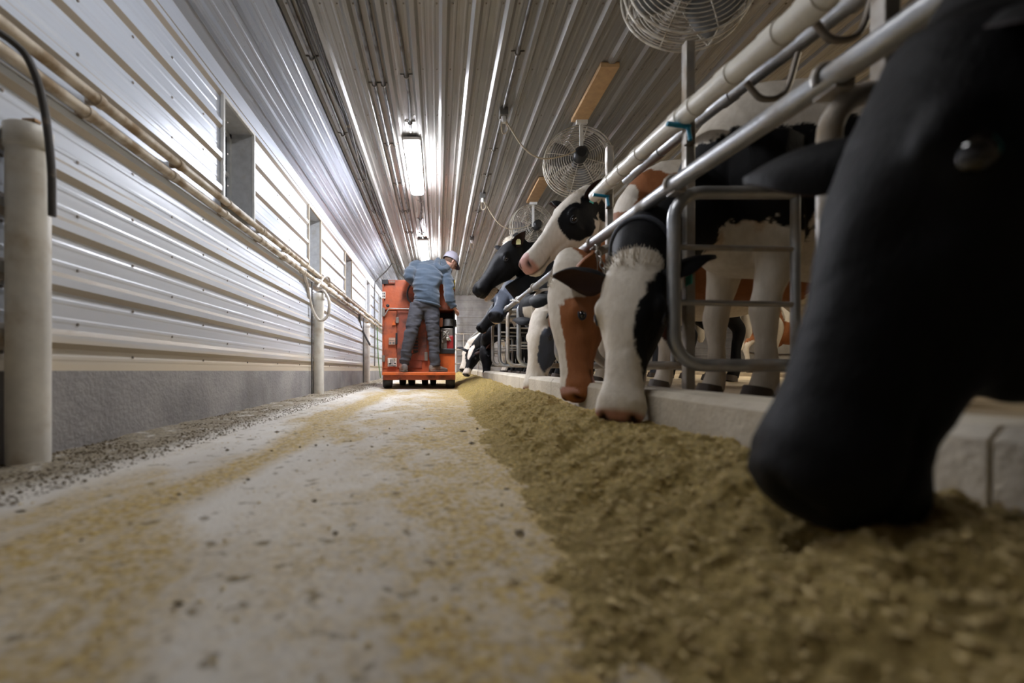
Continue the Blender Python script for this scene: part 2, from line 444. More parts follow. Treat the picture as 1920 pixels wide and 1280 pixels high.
# floor of the feed alley (gently crowned grid)
xs = np.linspace(WX, .95, 105); ys = np.concatenate([np.linspace(Y0, 0, 30), np.linspace(.03, 5, 260), np.linspace(5.05, Y1, 160)])
XX, YY = np.meshgrid(xs, ys)
GG = .011*np.maximum(0, YY-1.2)
deb = np.clip((-.93-XX)/.3, 0, 1)
ZZ = GG+.004*(vnoise(XX, YY, 3, 3, 1)-.5)+deb*(.004+.03*np.maximum(0, vnoise(XX, YY, 8, 5, 2)-.36))
floor = grid_mesh('floor', XX, YY, ZZ, 'floor'); tag(floor, 'concrete feed alley floor dusted with yellow feed', kind='structure')
st = MB()
def slab(mb, x0, x1, h0, h1, y0=Y0, y1=Y1, n=8):
    ya = [y0+(y1-y0)*i/n for i in range(n+1)]; ya = sorted(ya+[1.2])
    for a, b in zip(ya[:-1], ya[1:]):
        vs = [(x0, a, h0+G(a)), (x1, a, h0+G(a)), (x1, b, h0+G(b)), (x0, b, h0+G(b)), (x0, a, h1+G(a)), (x1, a, h1+G(a)), (x1, b, h1+G(b)), (x0, b, h1+G(b))]
        mb.add(vs, [(0,3,2,1),(4,5,6,7),(0,1,5,4),(1,2,6,5),(2,3,7,6),(3,0,4,7)], False)
SF = .165            # stall floor above the alley
slab(st, .91, 3.15, -.05, SF); slab(st, 3.15, 3.55, -.05, SF-.2); slab(st, 3.55, 5.0, -.05, SF-.02)
slab(st, 5.0, 5.35, -.05, SF-.2); slab(st, 5.35, RX, -.05, SF+.02)
tag(st.build('floor_stalls', 'stall'), 'beige concrete stall platform with gutters behind the curb', kind='structure')
# curb of cast pieces with joints
cb = MB(); yb = -.6
while yb < 13.2:
    ye = yb+1.22
    n = 5
    for q in range(n):
        a = yb+.004+(ye-yb-.008)*q/n; b = yb+.004+(ye-yb-.008)*(q+1)/n
        ja = .006*math.sin(a*9.1); jb = .006*math.sin(b*9.1)
        pa = [(.755+ja, 0), (.758+ja, .205), (.775+ja, .225), (.90, .228), (.925, .205), (.93, 0)]
        pb = [(.755+jb, 0), (.758+jb, .205), (.775+jb, .225), (.90, .228), (.925, .205), (.93, 0)]
        vs = [Vector((x, a, z+G(a))) for x, z in pa]+[Vector((x, b, z+G(b))) for x, z in pb]
        fs = [(i, (i+1) % 6, 6+(i+1) % 6, 6+i) for i in range(6)]
        if q == 0: fs.append((5,4,3,2,1,0))
        if q == n-1: fs.append((6,7,8,9,10,11))
        cb.add(vs, fs, False)
    yb = ye
tag(cb.build('concrete_curb', 'curb'), 'low cast concrete curb between feed alley and stalls', 'curb', kind='structure')

# heap of chopped feed along the curb
def heap_h(X, Y):
    c = .60+.05*(vnoise(X*0+8, Y, .8, 2, 6)-.5)
    w = .47+.22*(vnoise(X*0+3, Y, 2.2, 4, 5)-.5)-.03*np.clip(Y-1, 0, 2)
    t = (c-X)/w+(vnoise(X, Y, 9, 3, 15)-.5)*.22
    prof = np.where(t > 0, np.clip(1-t, 0, 1)**1.7*(1+.9*np.clip(t, 0, 1)), 1-.30*np.clip(-t*2.4, 0, 1)**1.5)
    h = (.098+.05*vnoise(X*0+1, Y, 1.3, 3, 7))*prof
    lump = (vnoise(X, Y, 7, 4, 8)-.5)*.07+(vnoise(X, Y, 30, 4, 9)-.5)*.040
    edge = np.clip(prof*4, 0, 1)
    h = h+lump*edge-.008*(1-edge)
    for (mx, my) in ((.47, .62), (.60, 1.56), (.62, 2.4)):
        h = h-.03*np.exp(-(((X-mx)/.09)**2+((Y-my)/.09)**2))
    return h
xs = np.linspace(-.10, .768, 150); ys = np.concatenate([np.linspace(.02, 3.0, 480), np.linspace(3.01, 13.2, 600)])
XX, YY = np.meshgrid(xs, ys); GG = .011*np.maximum(0, YY-1.2)
feed = grid_mesh('feed_pile', XX, YY, GG+heap_h(XX, YY)+.001, 'feed')
tag(feed, 'long low heap of chopped yellow-brown feed along the curb', 'feed', kind='stuff')
def crumbs(name, XY, Z, S, mat, label):
    n = len(XY); rs = np.random.RandomState(len(name)+n)
    base = np.array([(1,0,0),(-1,0,0),(0,1,0),(0,-1,0),(0,0,1),(0,0,-1)], float)
    fb = np.array([(0,2,4),(2,1,4),(1,3,4),(3,0,4),(2,0,5),(1,2,5),(3,1,5),(0,3,5)])
    V = base[None]*S[:, None, None]*(0.5+rs.rand(n, 6, 3))
    el = 1+1.0*rs.rand(n); th = rs.rand(n)*6.28
    V[:, :, 0] *= el[:, None]; V[:, :, 2] *= .6
    x = V[:, :, 0]*np.cos(th)[:, None]-V[:, :, 1]*np.sin(th)[:, None]; y = V[:, :, 0]*np.sin(th)[:, None]+V[:, :, 1]*np.cos(th)[:, None]
    V[:, :, 0] = x+XY[:, 0:1]; V[:, :, 1] = y+XY[:, 1:2]; V[:, :, 2] += (Z+S*.25)[:, None]
    F = (fb[None]+6*np.arange(n)[:, None, None]).reshape(-1, 3)
    me = bpy.data.meshes.new(name); me.from_pydata(V.reshape(-1, 3).tolist(), [], F.tolist()); me.materials.append(M[mat])
    o = bpy.data.objects.new(name, me); C.objects.link(o); tag(o, label, 'feed', kind='stuff'); return o
rs = np.random.RandomState(3)
n = 16000; y = .25+12*rs.rand(n)**2.0; x = .10+.65*rs.rand(n)
crumbs('feed_flakes', np.stack([x, y], 1), .011*np.maximum(0, y-1.2)+heap_h(x, y)+.003, .0018+.0034*rs.rand(n)**2, 'crumb', 'loose flakes of straw and corn lying on the feed heap')
n = 9000; y = .3+9*rs.rand(n)**1.8; x = -1.0+1.3*rs.rand(n)
keep = rs.rand(n) < (.25+.75*np.clip(vnoise(x, y, 3, 4, 21)*2.4-.8, 0, 1))*(.35+.65*np.clip((x+.5), 0, 1)); x = x[keep]; y = y[keep]
crumbs('feed_crumbs', np.stack([x, y], 1), .011*np.maximum(0, y-1.2)+.001, .0012+.0026*rs.rand(len(x))**3, 'crumb', 'scattered feed crumbs on the concrete alley')
n = 12000; y = .5+10*rs.rand(n)**1.8; x = -1.36+.42*rs.rand(n)**1.3
crumbs('floor_debris', np.stack([x, y], 1), .011*np.maximum(0, y-1.2)+.006, .002+.003*rs.rand(n)**2, 'crumb_dark', 'dark crumbly debris along the foot of the wall')
n = 36; y = .45+1.8*rs.rand(n); x = -.9+1.3*rs.rand(n)
crumbs('dark_clods', np.stack([x, y], 1), .011*np.maximum(0, y-1.2)+.001, .004+.006*rs.rand(n)**2, 'crumb_dark', 'few larger dark clods strewn over the near floor')

# ================================================================== LAMPS
def lamp(x, y, f, label, group):
    z = CZ-.02
    r = empty('ceiling_lamp', (x, y, z), label, 'lamp', group)
    mb = MB(); mb.box((x-.085, y-.02, z-.035), (x+.085, y+1.27, z)); mb.build('housing', 'lamp_body', r, .008)
    ln = MB(); secs = []
    for yy, s in ((y, .7), (y+.02, .95), (y+.06, 1), (y+1.19, 1), (y+1.23, .95), (y+1.25, .7)):
        secs.append(((x, yy, z-.045), (.078*s, 0, 0), (0, 0, .038*s)))
    ln.loft(secs, 16, 3)
    m = M['lens']
    if f != 1.0: m = emis('lamp_lens_dimmer', (.96, .965, 1.0) if x < 1 else (1, .90, .72), LAMP*f)
    ln.build('lens', m, r)
    for q in (.15, .62, 1.1):
        for s in (-1, 1): MB().box((x+s*.08-.006, y+q, z-.06), (x+s*.08+.006, y+q+.03, z-.02)).build('clip', 'conduit', r)
    return r
names = ['lit tube lamp on the ceiling nearest the camera', 'lit tube lamp on the ceiling just above the stooping person', 'lit tube lamp on the ceiling beyond the orange cart']
for (x, y, f), nme in zip(LAMPS_FEED, names): lamp(x, y, f, nme, 'tube lamps over the feed alley')
for (x, y, f) in LAMPS_FEED_BEHIND: lamp(x, y, f, 'tube lamp on the ceiling above the camera', 'tube lamps over the feed alley')
for i, (x, y, f) in enumerate(LAMPS_ALLEY): lamp(x, y, f, 'tube lamp over the milking alley, %s' % ['near', 'middle', 'far'][i], 'tube lamps over the milking alley')

# ================================================================== CEILING CONDUITS AND CABLES
def strapset(name, ys, xs_, z, parent):
    for yv in ys:
        mb = MB()
        for x in xs_:
            mb.tube(arc((x, yv, z), .017, 0, math.pi, (1, 0, 0), (0, 0, -1), 6), .003, 5)
            for s in (-1, 1): mb.box((x+s*.026-.011, yv-.006, z-.002), (x+s*.026+.011, yv+.006, z+.003))
        mb.build(name, 'screw', parent)
def conduit(label, x, y0, y1, ys, wob=None, r=.0125):
    z = CZ-.018
    e = empty('conduit', (x, y0, z), label, 'conduit', 'conduits under the ceiling')
    pts = [(x+(wob(y) if wob else 0), y, z) for y in np.arange(y0, y1+.01, .25)]
    MB().tube(pts, r, 10).build('pipe', 'conduit', e)
    for yv in ys:
        xx = x+(wob(yv) if wob else 0)
        mb = MB(); mb.tube([(xx+.048, yv, CZ-.005), (xx+.018, yv, CZ-.006)]+arc((xx, yv, z), .018, 0, math.pi, (1, 0, 0), (0, 0, -1), 6)+[(xx-.018, yv, CZ-.006), (xx-.048, yv, CZ-.005)], .0048, 6)
        mb.build('strap', 'screw', e)
    return e
conduit('galvanised conduit next to the bundle of grey cables on the left of the ceiling', -.905, -1, 13.2, np.arange(2.2, 11, 1.05))
conduit('left pipe of the straight conduit pair in the middle of the ceiling', -.50, -1, 13.2, np.arange(2.6, 11, .95))
conduit('right pipe of the straight conduit pair in the middle of the ceiling', -.43, -1, 13.2, np.arange(2.6, 11, .95))
conduit('wavy conduit running into the near tube lamp', -.262, -1, 4.33, (2.5, 3.45, 4.1), lambda y: .022*math.sin(y*2.1)*max(0, min(1, (4.3-y)*2)))
conduit('wavy conduit linking the two tube lamps', -.262, 5.64, 7.68, (6.0, 6.7, 7.4), lambda y: .03*math.sin((y-5.64)*3.1)*max(0, min(1, (7.68-y)*2)))
conduit('conduit with hanging sockets on the right of the ceiling', .56, -1, 13.2, (2.2, 3.2, 4.6, 5.2, 6.4, 8.6, 9.5))
bd = MB()
for k in range(5):
    rs_ = random.Random(k); ph = rs_.random()*6
    pts = [(-.835+.014*math.sin(y*1.9+ph)+.012*(k-2)*.6+.012*math.sin(y*4.3+ph*2), y, CZ-.014-.012*abs(math.sin(y*1.5+ph))) for y in np.arange(-1, 11.0, .12)]
    bd.tube(pts, .0055, 6)
tag(bd.build('cable_bundle', 'hose'), 'sagging bundle of grey cables stapled along the left of the ceiling', 'cable')
M['hose'].name
# sockets hanging from the right conduit, with cords to the fans
socks = [(3.9, 'near'), (5.75, 'middle'), (7.6, 'far')]
for y, q in socks:
    e = empty('socket_box', (.56, y, CZ-.03), 'junction box with socket on the right conduit, %s one' % q, 'socket', 'junction boxes on the right conduit')
    mb = MB(); mb.box((.525, y-.04, CZ-.075), (.595, y+.04, CZ-.012)); mb.build('box', 'conduit', e, .004)
    mb = MB(); mb.cyl((.56, y, CZ-.075), (.565, y, CZ-.125), .02, 12); mb.build('plug', 'trimw', e)
    mb = MB(); mb.tube(spline([(.575, y, CZ-.11), (.60, y, CZ-.19), (.56, y+.02, CZ-.21), (.54, y, CZ-.15), (.555, y, CZ-.1)], 6), .005, 6); mb.build('cord_loop', 'rope', e)
for a, q, b in (((.575, 3.9, CZ-.10), 'near', (1.22, 4.02, 2.25)), ((.575, 5.75, CZ-.10), 'far', (1.2, 5.97, 2.22))):
    m_ = (Vector(a)+Vector(b))/2
    mb = MB(); mb.tube(spline([a, Vector(a)*.75+Vector(b)*.25+Vector((0, 0, -.17)), m_+Vector((0, 0, -.2)), Vector(a)*.2+Vector(b)*.8+Vector((0, 0, -.10)), b], 8), .006, 6)
    tag(mb.build('fan_cord', 'rope'), 'beige cord drooping from the conduit to the %s ceiling fan' % ('round' if q == 'near' else 'farther'), 'cord', 'fan cords')

# ================================================================== WALL FITTINGS
for z, q in ((1.352, 'upper'), (1.272, 'lower')):
    xp = WX+.045
    e = empty('water_pipe', (xp, Y0, z), '%s of the two dusty plastic pipes running along the ribbed wall' % q, 'pipe', 'pipes on the ribbed wall')
    MB().cyl((xp, Y0, z), (xp, Y1, z), .021, 16).build('pipe', 'pvc_dirty', e)
    y = .65 if q == 'upper' else .6
    while y < 12:
        mb = MB(); mb.cyl((xp, y, z), (xp, y+.035, z), .026, 14); mb.box((WX+.0, y+.005, z-.012), (xp, y+.03, z+.012)); mb.build('pipe_clip', 'pvc_dirty', e)
        y += .55
poles = [(1.44, 1.07), (4.93, 1.14), (8.25, 1.16)]
pl_lab = ['white plastic pipe post nearest the camera, beside the ribbed wall', 'white plastic pipe post in mid alley with a looped hose', 'white plastic pipe post just left of the orange cart']
for i, (y, zt) in enumerate(poles):
    x = WX+.068; z0 = G(y)-.005
    e = empty('pipe_post', (x, y, z0), pl_lab[i], 'post', 'white pipe posts along the wall')
    MB().tube([(x, y, z0), (x, y, zt)], .0565, 28).build('pipe', 'pvc', e)
    MB().tube([(x, y, zt-.075), (x, y, zt-.07), (x, y, zt-.005), (x, y, zt)], [.0565, .0625, .0625, .057], 28).build('cap', 'pvc', e)
    mb = MB(); mb.cyl((x+.01, y, zt), (x+.01, y, zt+.022), .012, 8); mb.box((x-.01, y-.012, zt+.018), (x+.03, y+.012, zt+.026)); mb.build('valve', 'wood', e)
# hoses
def hose(pts, r, mat, label, n=10):
    o = MB().tube(spline(pts, n), r, 10).build('hose', mat); origin_to(o, pts[0]); return tag(o, label, 'hose', 'hoses hanging at the pipe posts')
hose([(WX+.045, 1.0, 1.30), (WX+.06, 1.2, 1.29), P(25, 80, 1.33), P(62, 130, 1.36), P(84, 210, 1.38), P(96, 310, 1.38), P(98, 405, 1.38)], .011, 'hose', 'black hose arching over the nearest pipe post')
hose([(WX+.045, 4.45, 1.27), P(577, 540, 4.7), P(584, 575, 4.78), P(598, 600, 4.8), P(614, 592, 4.84), P(617, 565, 4.86), P(607, 546, 4.9), P(596, 548, 4.93)], .016, 'hosew', 'looped hose from the wall pipe to the middle post')
hose([(WX+.045, 7.6, 1.275), P(676, 610, 8.0), P(684, 628, 8.1), P(694, 647, 8.1)], .018, 'hose', 'short hose hanging at the far post')
hose([(WX+.045, 7.75, 1.29), P(673, 618, 8.05), P(677, 632, 8.15), P(683, 626, 8.2), P(685, 610, 8.25)], .012, 'hosew', 'small pale hose loop behind the far post')
hose([(WX+.06, 4.9, 1.2), (WX+.08, 5.15, 1.37), (WX+.09, 5.32, 1.38), (WX+.05, 5.5, 1.36)], .012, 'hosew', 'pale hose stub lying on the wall pipes past the middle post')
for i, (px, d) in enumerate(((579.5, 4.80), (681, 8.1))):
    x = WX+.03; mb = MB(); mb.tube([(x, d, G(d)), (x, d, .7), (x+.004, d-.01, 1.24)], .009, 8)
    o = tag(mb.build('wall_cable', 'conduit'), 'thin grey riser pipe behind the %s pipe post' % ('middle' if i == 0 else 'far'), 'pipe', 'riser pipes on the wall'); origin_to(o, (x, d, G(d)))
x = WX+.035
o = MB().tube(spline([(x, 9.5, .4), (x, 9.5, 1.2), (x, 9.5, 2.05), (x+.05, 9.5, 2.2), (x+.25, 9.45, 2.38), (-.95, 9.3, 2.5)], 8), .014, 10).build('wall_conduit', 'conduit')
tag(o, 'conduit climbing the wall and bending onto the ceiling beside the cart', 'conduit'); origin_to(o, (x, 9.5, .4))
o = MB().tube(spline([(x, 9.9, 1.25), (x+.01, 9.9, .9), (x+.02, 9.95, .5), (x+.06, 10.0, .15)], 8), .012, 8).build('hose', simple('green_hose', (.12, .22, .08), .5))
tag(o, 'green hose hanging down the wall beside the cart', 'hose'); origin_to(o, (x, 9.9, 1.25))

# ================================================================== STALL FRONT
RAILX = .86
DIV = [1.0, 1.66, 2.52, 3.28, 4.06, 4.87, 5.64, 6.41, 7.2, 8.0, 8.8, 9.6]
def rail_z(y): return CH+float(np.interp(y, [-1, .5, .894, 1.655, 2.67, 5.67, 9.88, 13], [.60, .62, .636, .68, .716, .78, .84, .88]))
o = MB().tube([(RAILX, y, rail_z(y)) for y in np.arange(-1.0, 13.3, .25)], .027, 20).build('head_rail', 'galv2')
tag(o, 'long steel tie rail running above the curb over the cows', 'rail')
R_ = .0235
for i, y in enumerate(DIV):
    zt = rail_z(y)-.028; zb = .315+G(y)*1.0; W_ = .445; rr = .11; x0 = RAILX+.002
    e = empty('stall_divider', (x0, y, zb), '', 'stall divider', 'curved pipe dividers along the stalls')
    e['label'] = ['curved pipe stall divider right behind the dark foreground cow', 'large rounded pipe divider with crossbars right of the white-faced cow', 'curved pipe divider behind the white-faced cow, at the hanging chain', 'curved pipe divider behind the brown-faced cow', 'divider loop seen just right of the grey-patched white face', 'sixth divider loop from the camera, in the open row', 'seventh divider loop from the camera, in the open row', 'eighth divider loop from the camera, in the open row', 'ninth divider loop, near the far end of the row', 'tenth divider loop, near the far end of the row', 'eleventh divider loop, near the far end of the row', 'last divider loop at the far end of the row'][i]
    u = Vector((1, 0, 0)); v = Vector((0, 0, 1)); r2 = .10
    pts = [Vector((x0+W_, y, zt))]
    pts += arc((x0+r2, y, zt-r2), r2, math.pi/2, math.pi, u, v, 7)
    pts += arc((x0+rr, y, zb+rr), rr, math.pi, 1.5*math.pi, u, v, 8)
    pts += [Vector((x0+W_+.22, y, zb))]
    MB().tube(pts, R_, 18).build('loop_pipe', 'galv2' if i % 2 else 'galv', e)
    MB().tube([(x0+W_, y, zt), (x0+W_, y, zb)], .016, 14).build('back_bar', 'galv2', e)
    for q in (.365, .685): MB().tube([(x0, y, zb+(zt-zb)*q), (x0+W_, y, zb+(zt-zb)*q-.008)], .0105, 12).build('crossbar', 'galv', e)
    mb = MB(); mb.box((x0-.012, y-.03, zt-.005), (x0+.03, y+.03, zt+.03)); mb.tube(arc((x0, y, rail_z(y)), .034, -.4, math.pi+.4, (1, 0, 0), (0, 0, 1), 8), .008, 6); mb.build('clamp', 'galv', e)
# posts carrying the milk line
post_y = [.99, 1.77, 2.59]
for i, y in enumerate(post_y):
    x = .976; z0 = SF+G(y)
    o = MB().box((x-.018, y-.018, z0), (x+.018, y+.018, 1.58)).build('steel_post', 'galv', None, .004); origin_to(o, (x, y, z0))
    tag(o, 'upright steel post carrying the milk line, %s' % ['hidden behind the dark foreground cow', 'directly under the nearest fan', 'at the edge of the second fan'][i], 'post', 'posts of the milk line')
def longpipe(name, x, z, slope, r, mat, label, jy, y0, y1):
    e = empty(name, (x, y0, z), label, 'pipe')
    f = lambda y: CH+z*float(np.interp(y, [.3, 1.17, 1.85, 2.57, 3.2], [.86, .91, .98, 1.035, 1.06]))
    MB().tube([(x, y, f(y)) for y in np.arange(y0, y1+.01, .1)], r, 24).build('pipe', mat, e)
    for y in jy: MB().tube([(x, y-.03, f(y-.03)), (x, y+.03, f(y+.03))], r+.004, 24).build('coupling', mat, e)
    return e
longpipe('milk_pipeline', 0.93, 1.0, .035, .035, simple('cream_pipe', (.74, .71, .63), .28, 0, (.5, .42, .3), 5, .55, .8), 'thick cream pipeline running along above the cows', (.85, 1.12, 1.25, 1.45, 1.66, 1.75, 2.1, 2.3, 2.45), -.5, 2.72)
longpipe('vacuum_pipeline', 1.12, 1.09, .035, .026, 'galv2', 'thinner grey pipeline behind the cream one', (1.2, 1.75, 2.3), -.5, 2.72)
for y, q in ((1.77, 'near'), (2.59, 'far')):
    z = CH+(.935 if q == 'near' else .985)
    e = empty('pipe_valve', (.94, y, z), 'blue-handled valve under the cream pipeline, %s post' % ('nearest' if q == 'near' else 'second'), 'valve', 'blue valves on the pipeline')
    MB().box((.945, y-.045, z-.07), (.98, y-.019, z+.01)).build('bracket', 'screw', e, .004)
    mb = MB(); mb.tube([(.955, y-.05, z-.01), (.865, y-.055, z+.0)], .009, 10); mb.tube([(.945, y-.055, z-.015), (.95, y-.06, z-.065)], .008, 10); mb.build('handle', 'blue', e)
# small brackets and bent hoses between pipelines near the camera
for y in (1.15, 1.4):
    e = MB().tube(spline([(.95, y, CH+.89), (1.0, y, CH+.84), (1.07, y, CH+.86), (1.11, y, CH+.98)], 6), .009, 8).build('pipe_hanger', 'screw')
    origin_to(e, (.95, y, CH+.89)); tag(e, 'bent dark hanger between the two pipelines, %s' % ('nearer' if y < 1.3 else 'farther'), 'bracket', 'pipeline hangers')
# tie chains
def chain(a, b, label, sag=.0, n=None):
    a = Vector(a); b = Vector(b); Lc = (b-a).length; n = n or int(Lc/.032); mb = MB()
    pts = [a.lerp(b, i/n)+Vector((0, 0, -sag*math.sin(math.pi*i/n))) for i in range(n+1)]
    for i in range(n):
        c = (pts[i]+pts[i+1])/2; t = (pts[i+1]-pts[i]).normalized()
        s_ = t.cross(Vector((0, 1, 0)) if i % 2 else Vector((1, 0, 0))).normalized()
        ring = [c+t*.021*math.cos(q*math.pi/5)+s_*.012*math.sin(q*math.pi/5) for q in range(10)]
        mb.tube(ring, .0045, 6, closed=True)
    o = mb.build('tie_chain', 'chain'); origin_to(o, a); return tag(o, label, 'chain', 'tie chains on the head rail')
chain((.85, 2.15, rail_z(2.15)-.03), P(1197, 500, 2.1), 'steel chain hanging from the rail in front of the brown cow')
chain((.85, 2.45, rail_z(2.45)-.03), P(1138, 525, 2.45), 'second chain hanging from the rail behind the rounded divider', 0)
chain((.85, 1.95, rail_z(1.95)-.03), P(1222, 478, 1.86), 'short chain from rail to the collar of the white-faced cow')
chain((.85, 4.75, rail_z(4.75)-.03), P(958, 562, 5.0), 'short chain below the rail beside the grey muzzle')

# ================================================================== FANS
def fan(cx, cy, cz, ax, label, R=.305, board=True, rot=0.0):
    c = Vector((cx, cy, cz)); ax = Vector(ax).normalized()
    u = ax.cross(Vector((0, 0, 1))).normalized(); v = u.cross(ax).normalized()
    if v.z < 0: v = -v
    e = empty('barn_fan', c, label, 'fan', 'round ceiling fans over the cows')
    mb = MB()
    def ring(rad, off, t=.0028, seg=48): mb.tube([c+ax*off+(u*math.cos(2*math.pi*k/seg)+v*math.sin(2*math.pi*k/seg))*rad for k in range(seg)], t, 5, closed=True)
    dome = lambda r_: .055+.05*(1-(r_/R)**2)
    nr = 15
    for q in range(2, nr+1):
        rad = R*q/nr
        ring(rad, dome(rad)); ring(rad, -dome(rad))
    ring(R+.004, .0, .006); ring(R+.002, .055, .006); ring(R+.002, -.055, .006)
    for k in range(8):
        a = math.pi*2*k/8+rot; d = u*math.cos(a)+v*math.sin(a)
        for s in (1, -1): mb.tube([c+ax*s*dome(R*q)+d*R*q for q in (.12, .35, .6, .8, 1.0)]+[c+d*(R+.004)], .0035, 5, cap=False)
    mb.build('cage', 'fanw', e)
    for k in range(3):
        a = 2*math.pi*k/3+.9+rot; d = (u*math.cos(a)+v*math.sin(a)); t = ax.cross(d).normalized(); vs = []; fs = []
        for i, q in enumerate(np.linspace(.06, .27, 7)):
            wd = .045+.075*math.sin(min(1, (q-.04)/.2)*math.pi*.62)
            for j, s in enumerate(np.linspace(-1, 1, 5)):
                pt = c+d*q+t*wd*s+ax*(.035*s*(1-q)+.012*(1-s*s))
                vs += [pt, pt+ax*.003]
        for i in range(6):
            for j in range(4):
                a0 = (i*5+j)*2; b0 = a0+2; c0 = a0+10; d0 = c0+2
                fs += [(a0, b0, d0, c0), (a0+1, c0+1, d0+1, b0+1)]
        for i in range(6):
            for j in (0, 4):
                a0 = (i*5+j)*2; c0 = a0+10; fs.append((a0, c0, c0+1, a0+1))
        for i in (0, 6):
            for j in range(4):
                a0 = (i*5+j)*2; fs.append((a0, a0+1, a0+3, a0+2))
        MB().add(vs, fs).build('blade', 'fanb', e)
    MB().tube([c-ax*.20, c-ax*.19, c-ax*.03, c+ax*.03, c+ax*.035], [.04, .062, .062, .05, .03], 20).build('motor', 'black', e)
    mb = MB(); m0 = c-ax*.15
    top = Vector((cx-.02, m0.y-.02, CZ-.04))
    mb.box((top.x-.015, top.y-.008, m0.z-.03), (top.x+.015, top.y+.008, top.z)); mb.build('hanger_bar', 'trimw', e)
    mb = MB(); mb.box((top.x-.05, top.y-.03, top.z-.035), (top.x+.05, top.y+.0, top.z+.002)); mb.build('bracket_plate', 'trimw', e, .003)
    if board:
        MB().box((top.x-.085, top.y-.72, CZ-.042), (top.x+.055, top.y+.02, CZ-.003)).build('mounting_board', 'wood', e, .003)
    return e
fan(1.255, 2.28, CH+1.93, (.12, 1, -.12), 'white caged fan at the top edge, nearest the camera', rot=.35)
fan(1.29, 4.2, CH+1.93, (.12, 1, .0), 'round caged fan with black motor over the white cow', rot=-.25)
fan(1.27, 6.15, CH+1.93, (-.25, 1, 0), 'small caged fan behind the white cow raising its head', rot=.3)

# ================================================================== COWS
WHT = (.72, .66, .57); BLK = (.007, .007, .008); BRN = (.30, .115, .045); DBR = (.055, .02, .012); GRY = (.075, .085, .11); PNK = (.55, .30, .25)
SHADE = dict(W=WHT, K=BLK, R=BRN, D=DBR, Y=GRY, P=PNK, T=(.60, .47, .34))
def fbm3(Pn, sc, seed=0):
    a = vnoise(Pn[:, 0]+Pn[:, 2]*.7+seed, Pn[:, 1]-Pn[:, 2]*.6, sc, 3, 11+seed)
    b = vnoise(Pn[:, 2]+Pn[:, 1]*.4, Pn[:, 0]*.8-Pn[:, 1]*.5+seed, sc, 3, 12+seed)
    return a+b-1.0
HSEC = [(-.06, -.09, .075, .075), (-.03, -.085, .105, .10), (.03, -.10, .118, .12), (.10, -.118, .122, .137), (.17, -.122, .116, .138), (.24, -.12, .098, .125),
        (.31, -.110, .076, .100), (.38, -.100, .068, .084), (.44, -.096, .071, .076), (.50, -.094, .087, .080), (.54, -.095, .083, .073), (.565, -.097, .06, .052), (.575, -.098, .035, .03)]
def head_matrix(poll, muzzle, up):
    poll = Vector(poll); x = Vector(muzzle)-poll; s = x.length/.575; x.normalize()
    up = Vector(up); z = (up-x*up.dot(x)).normalized(); y = z.cross(x)
    m = Matrix((x, y, z)).transposed().to_4x4()
    return Matrix.Translation(poll) @ m @ Matrix.Scale(s, 4), s
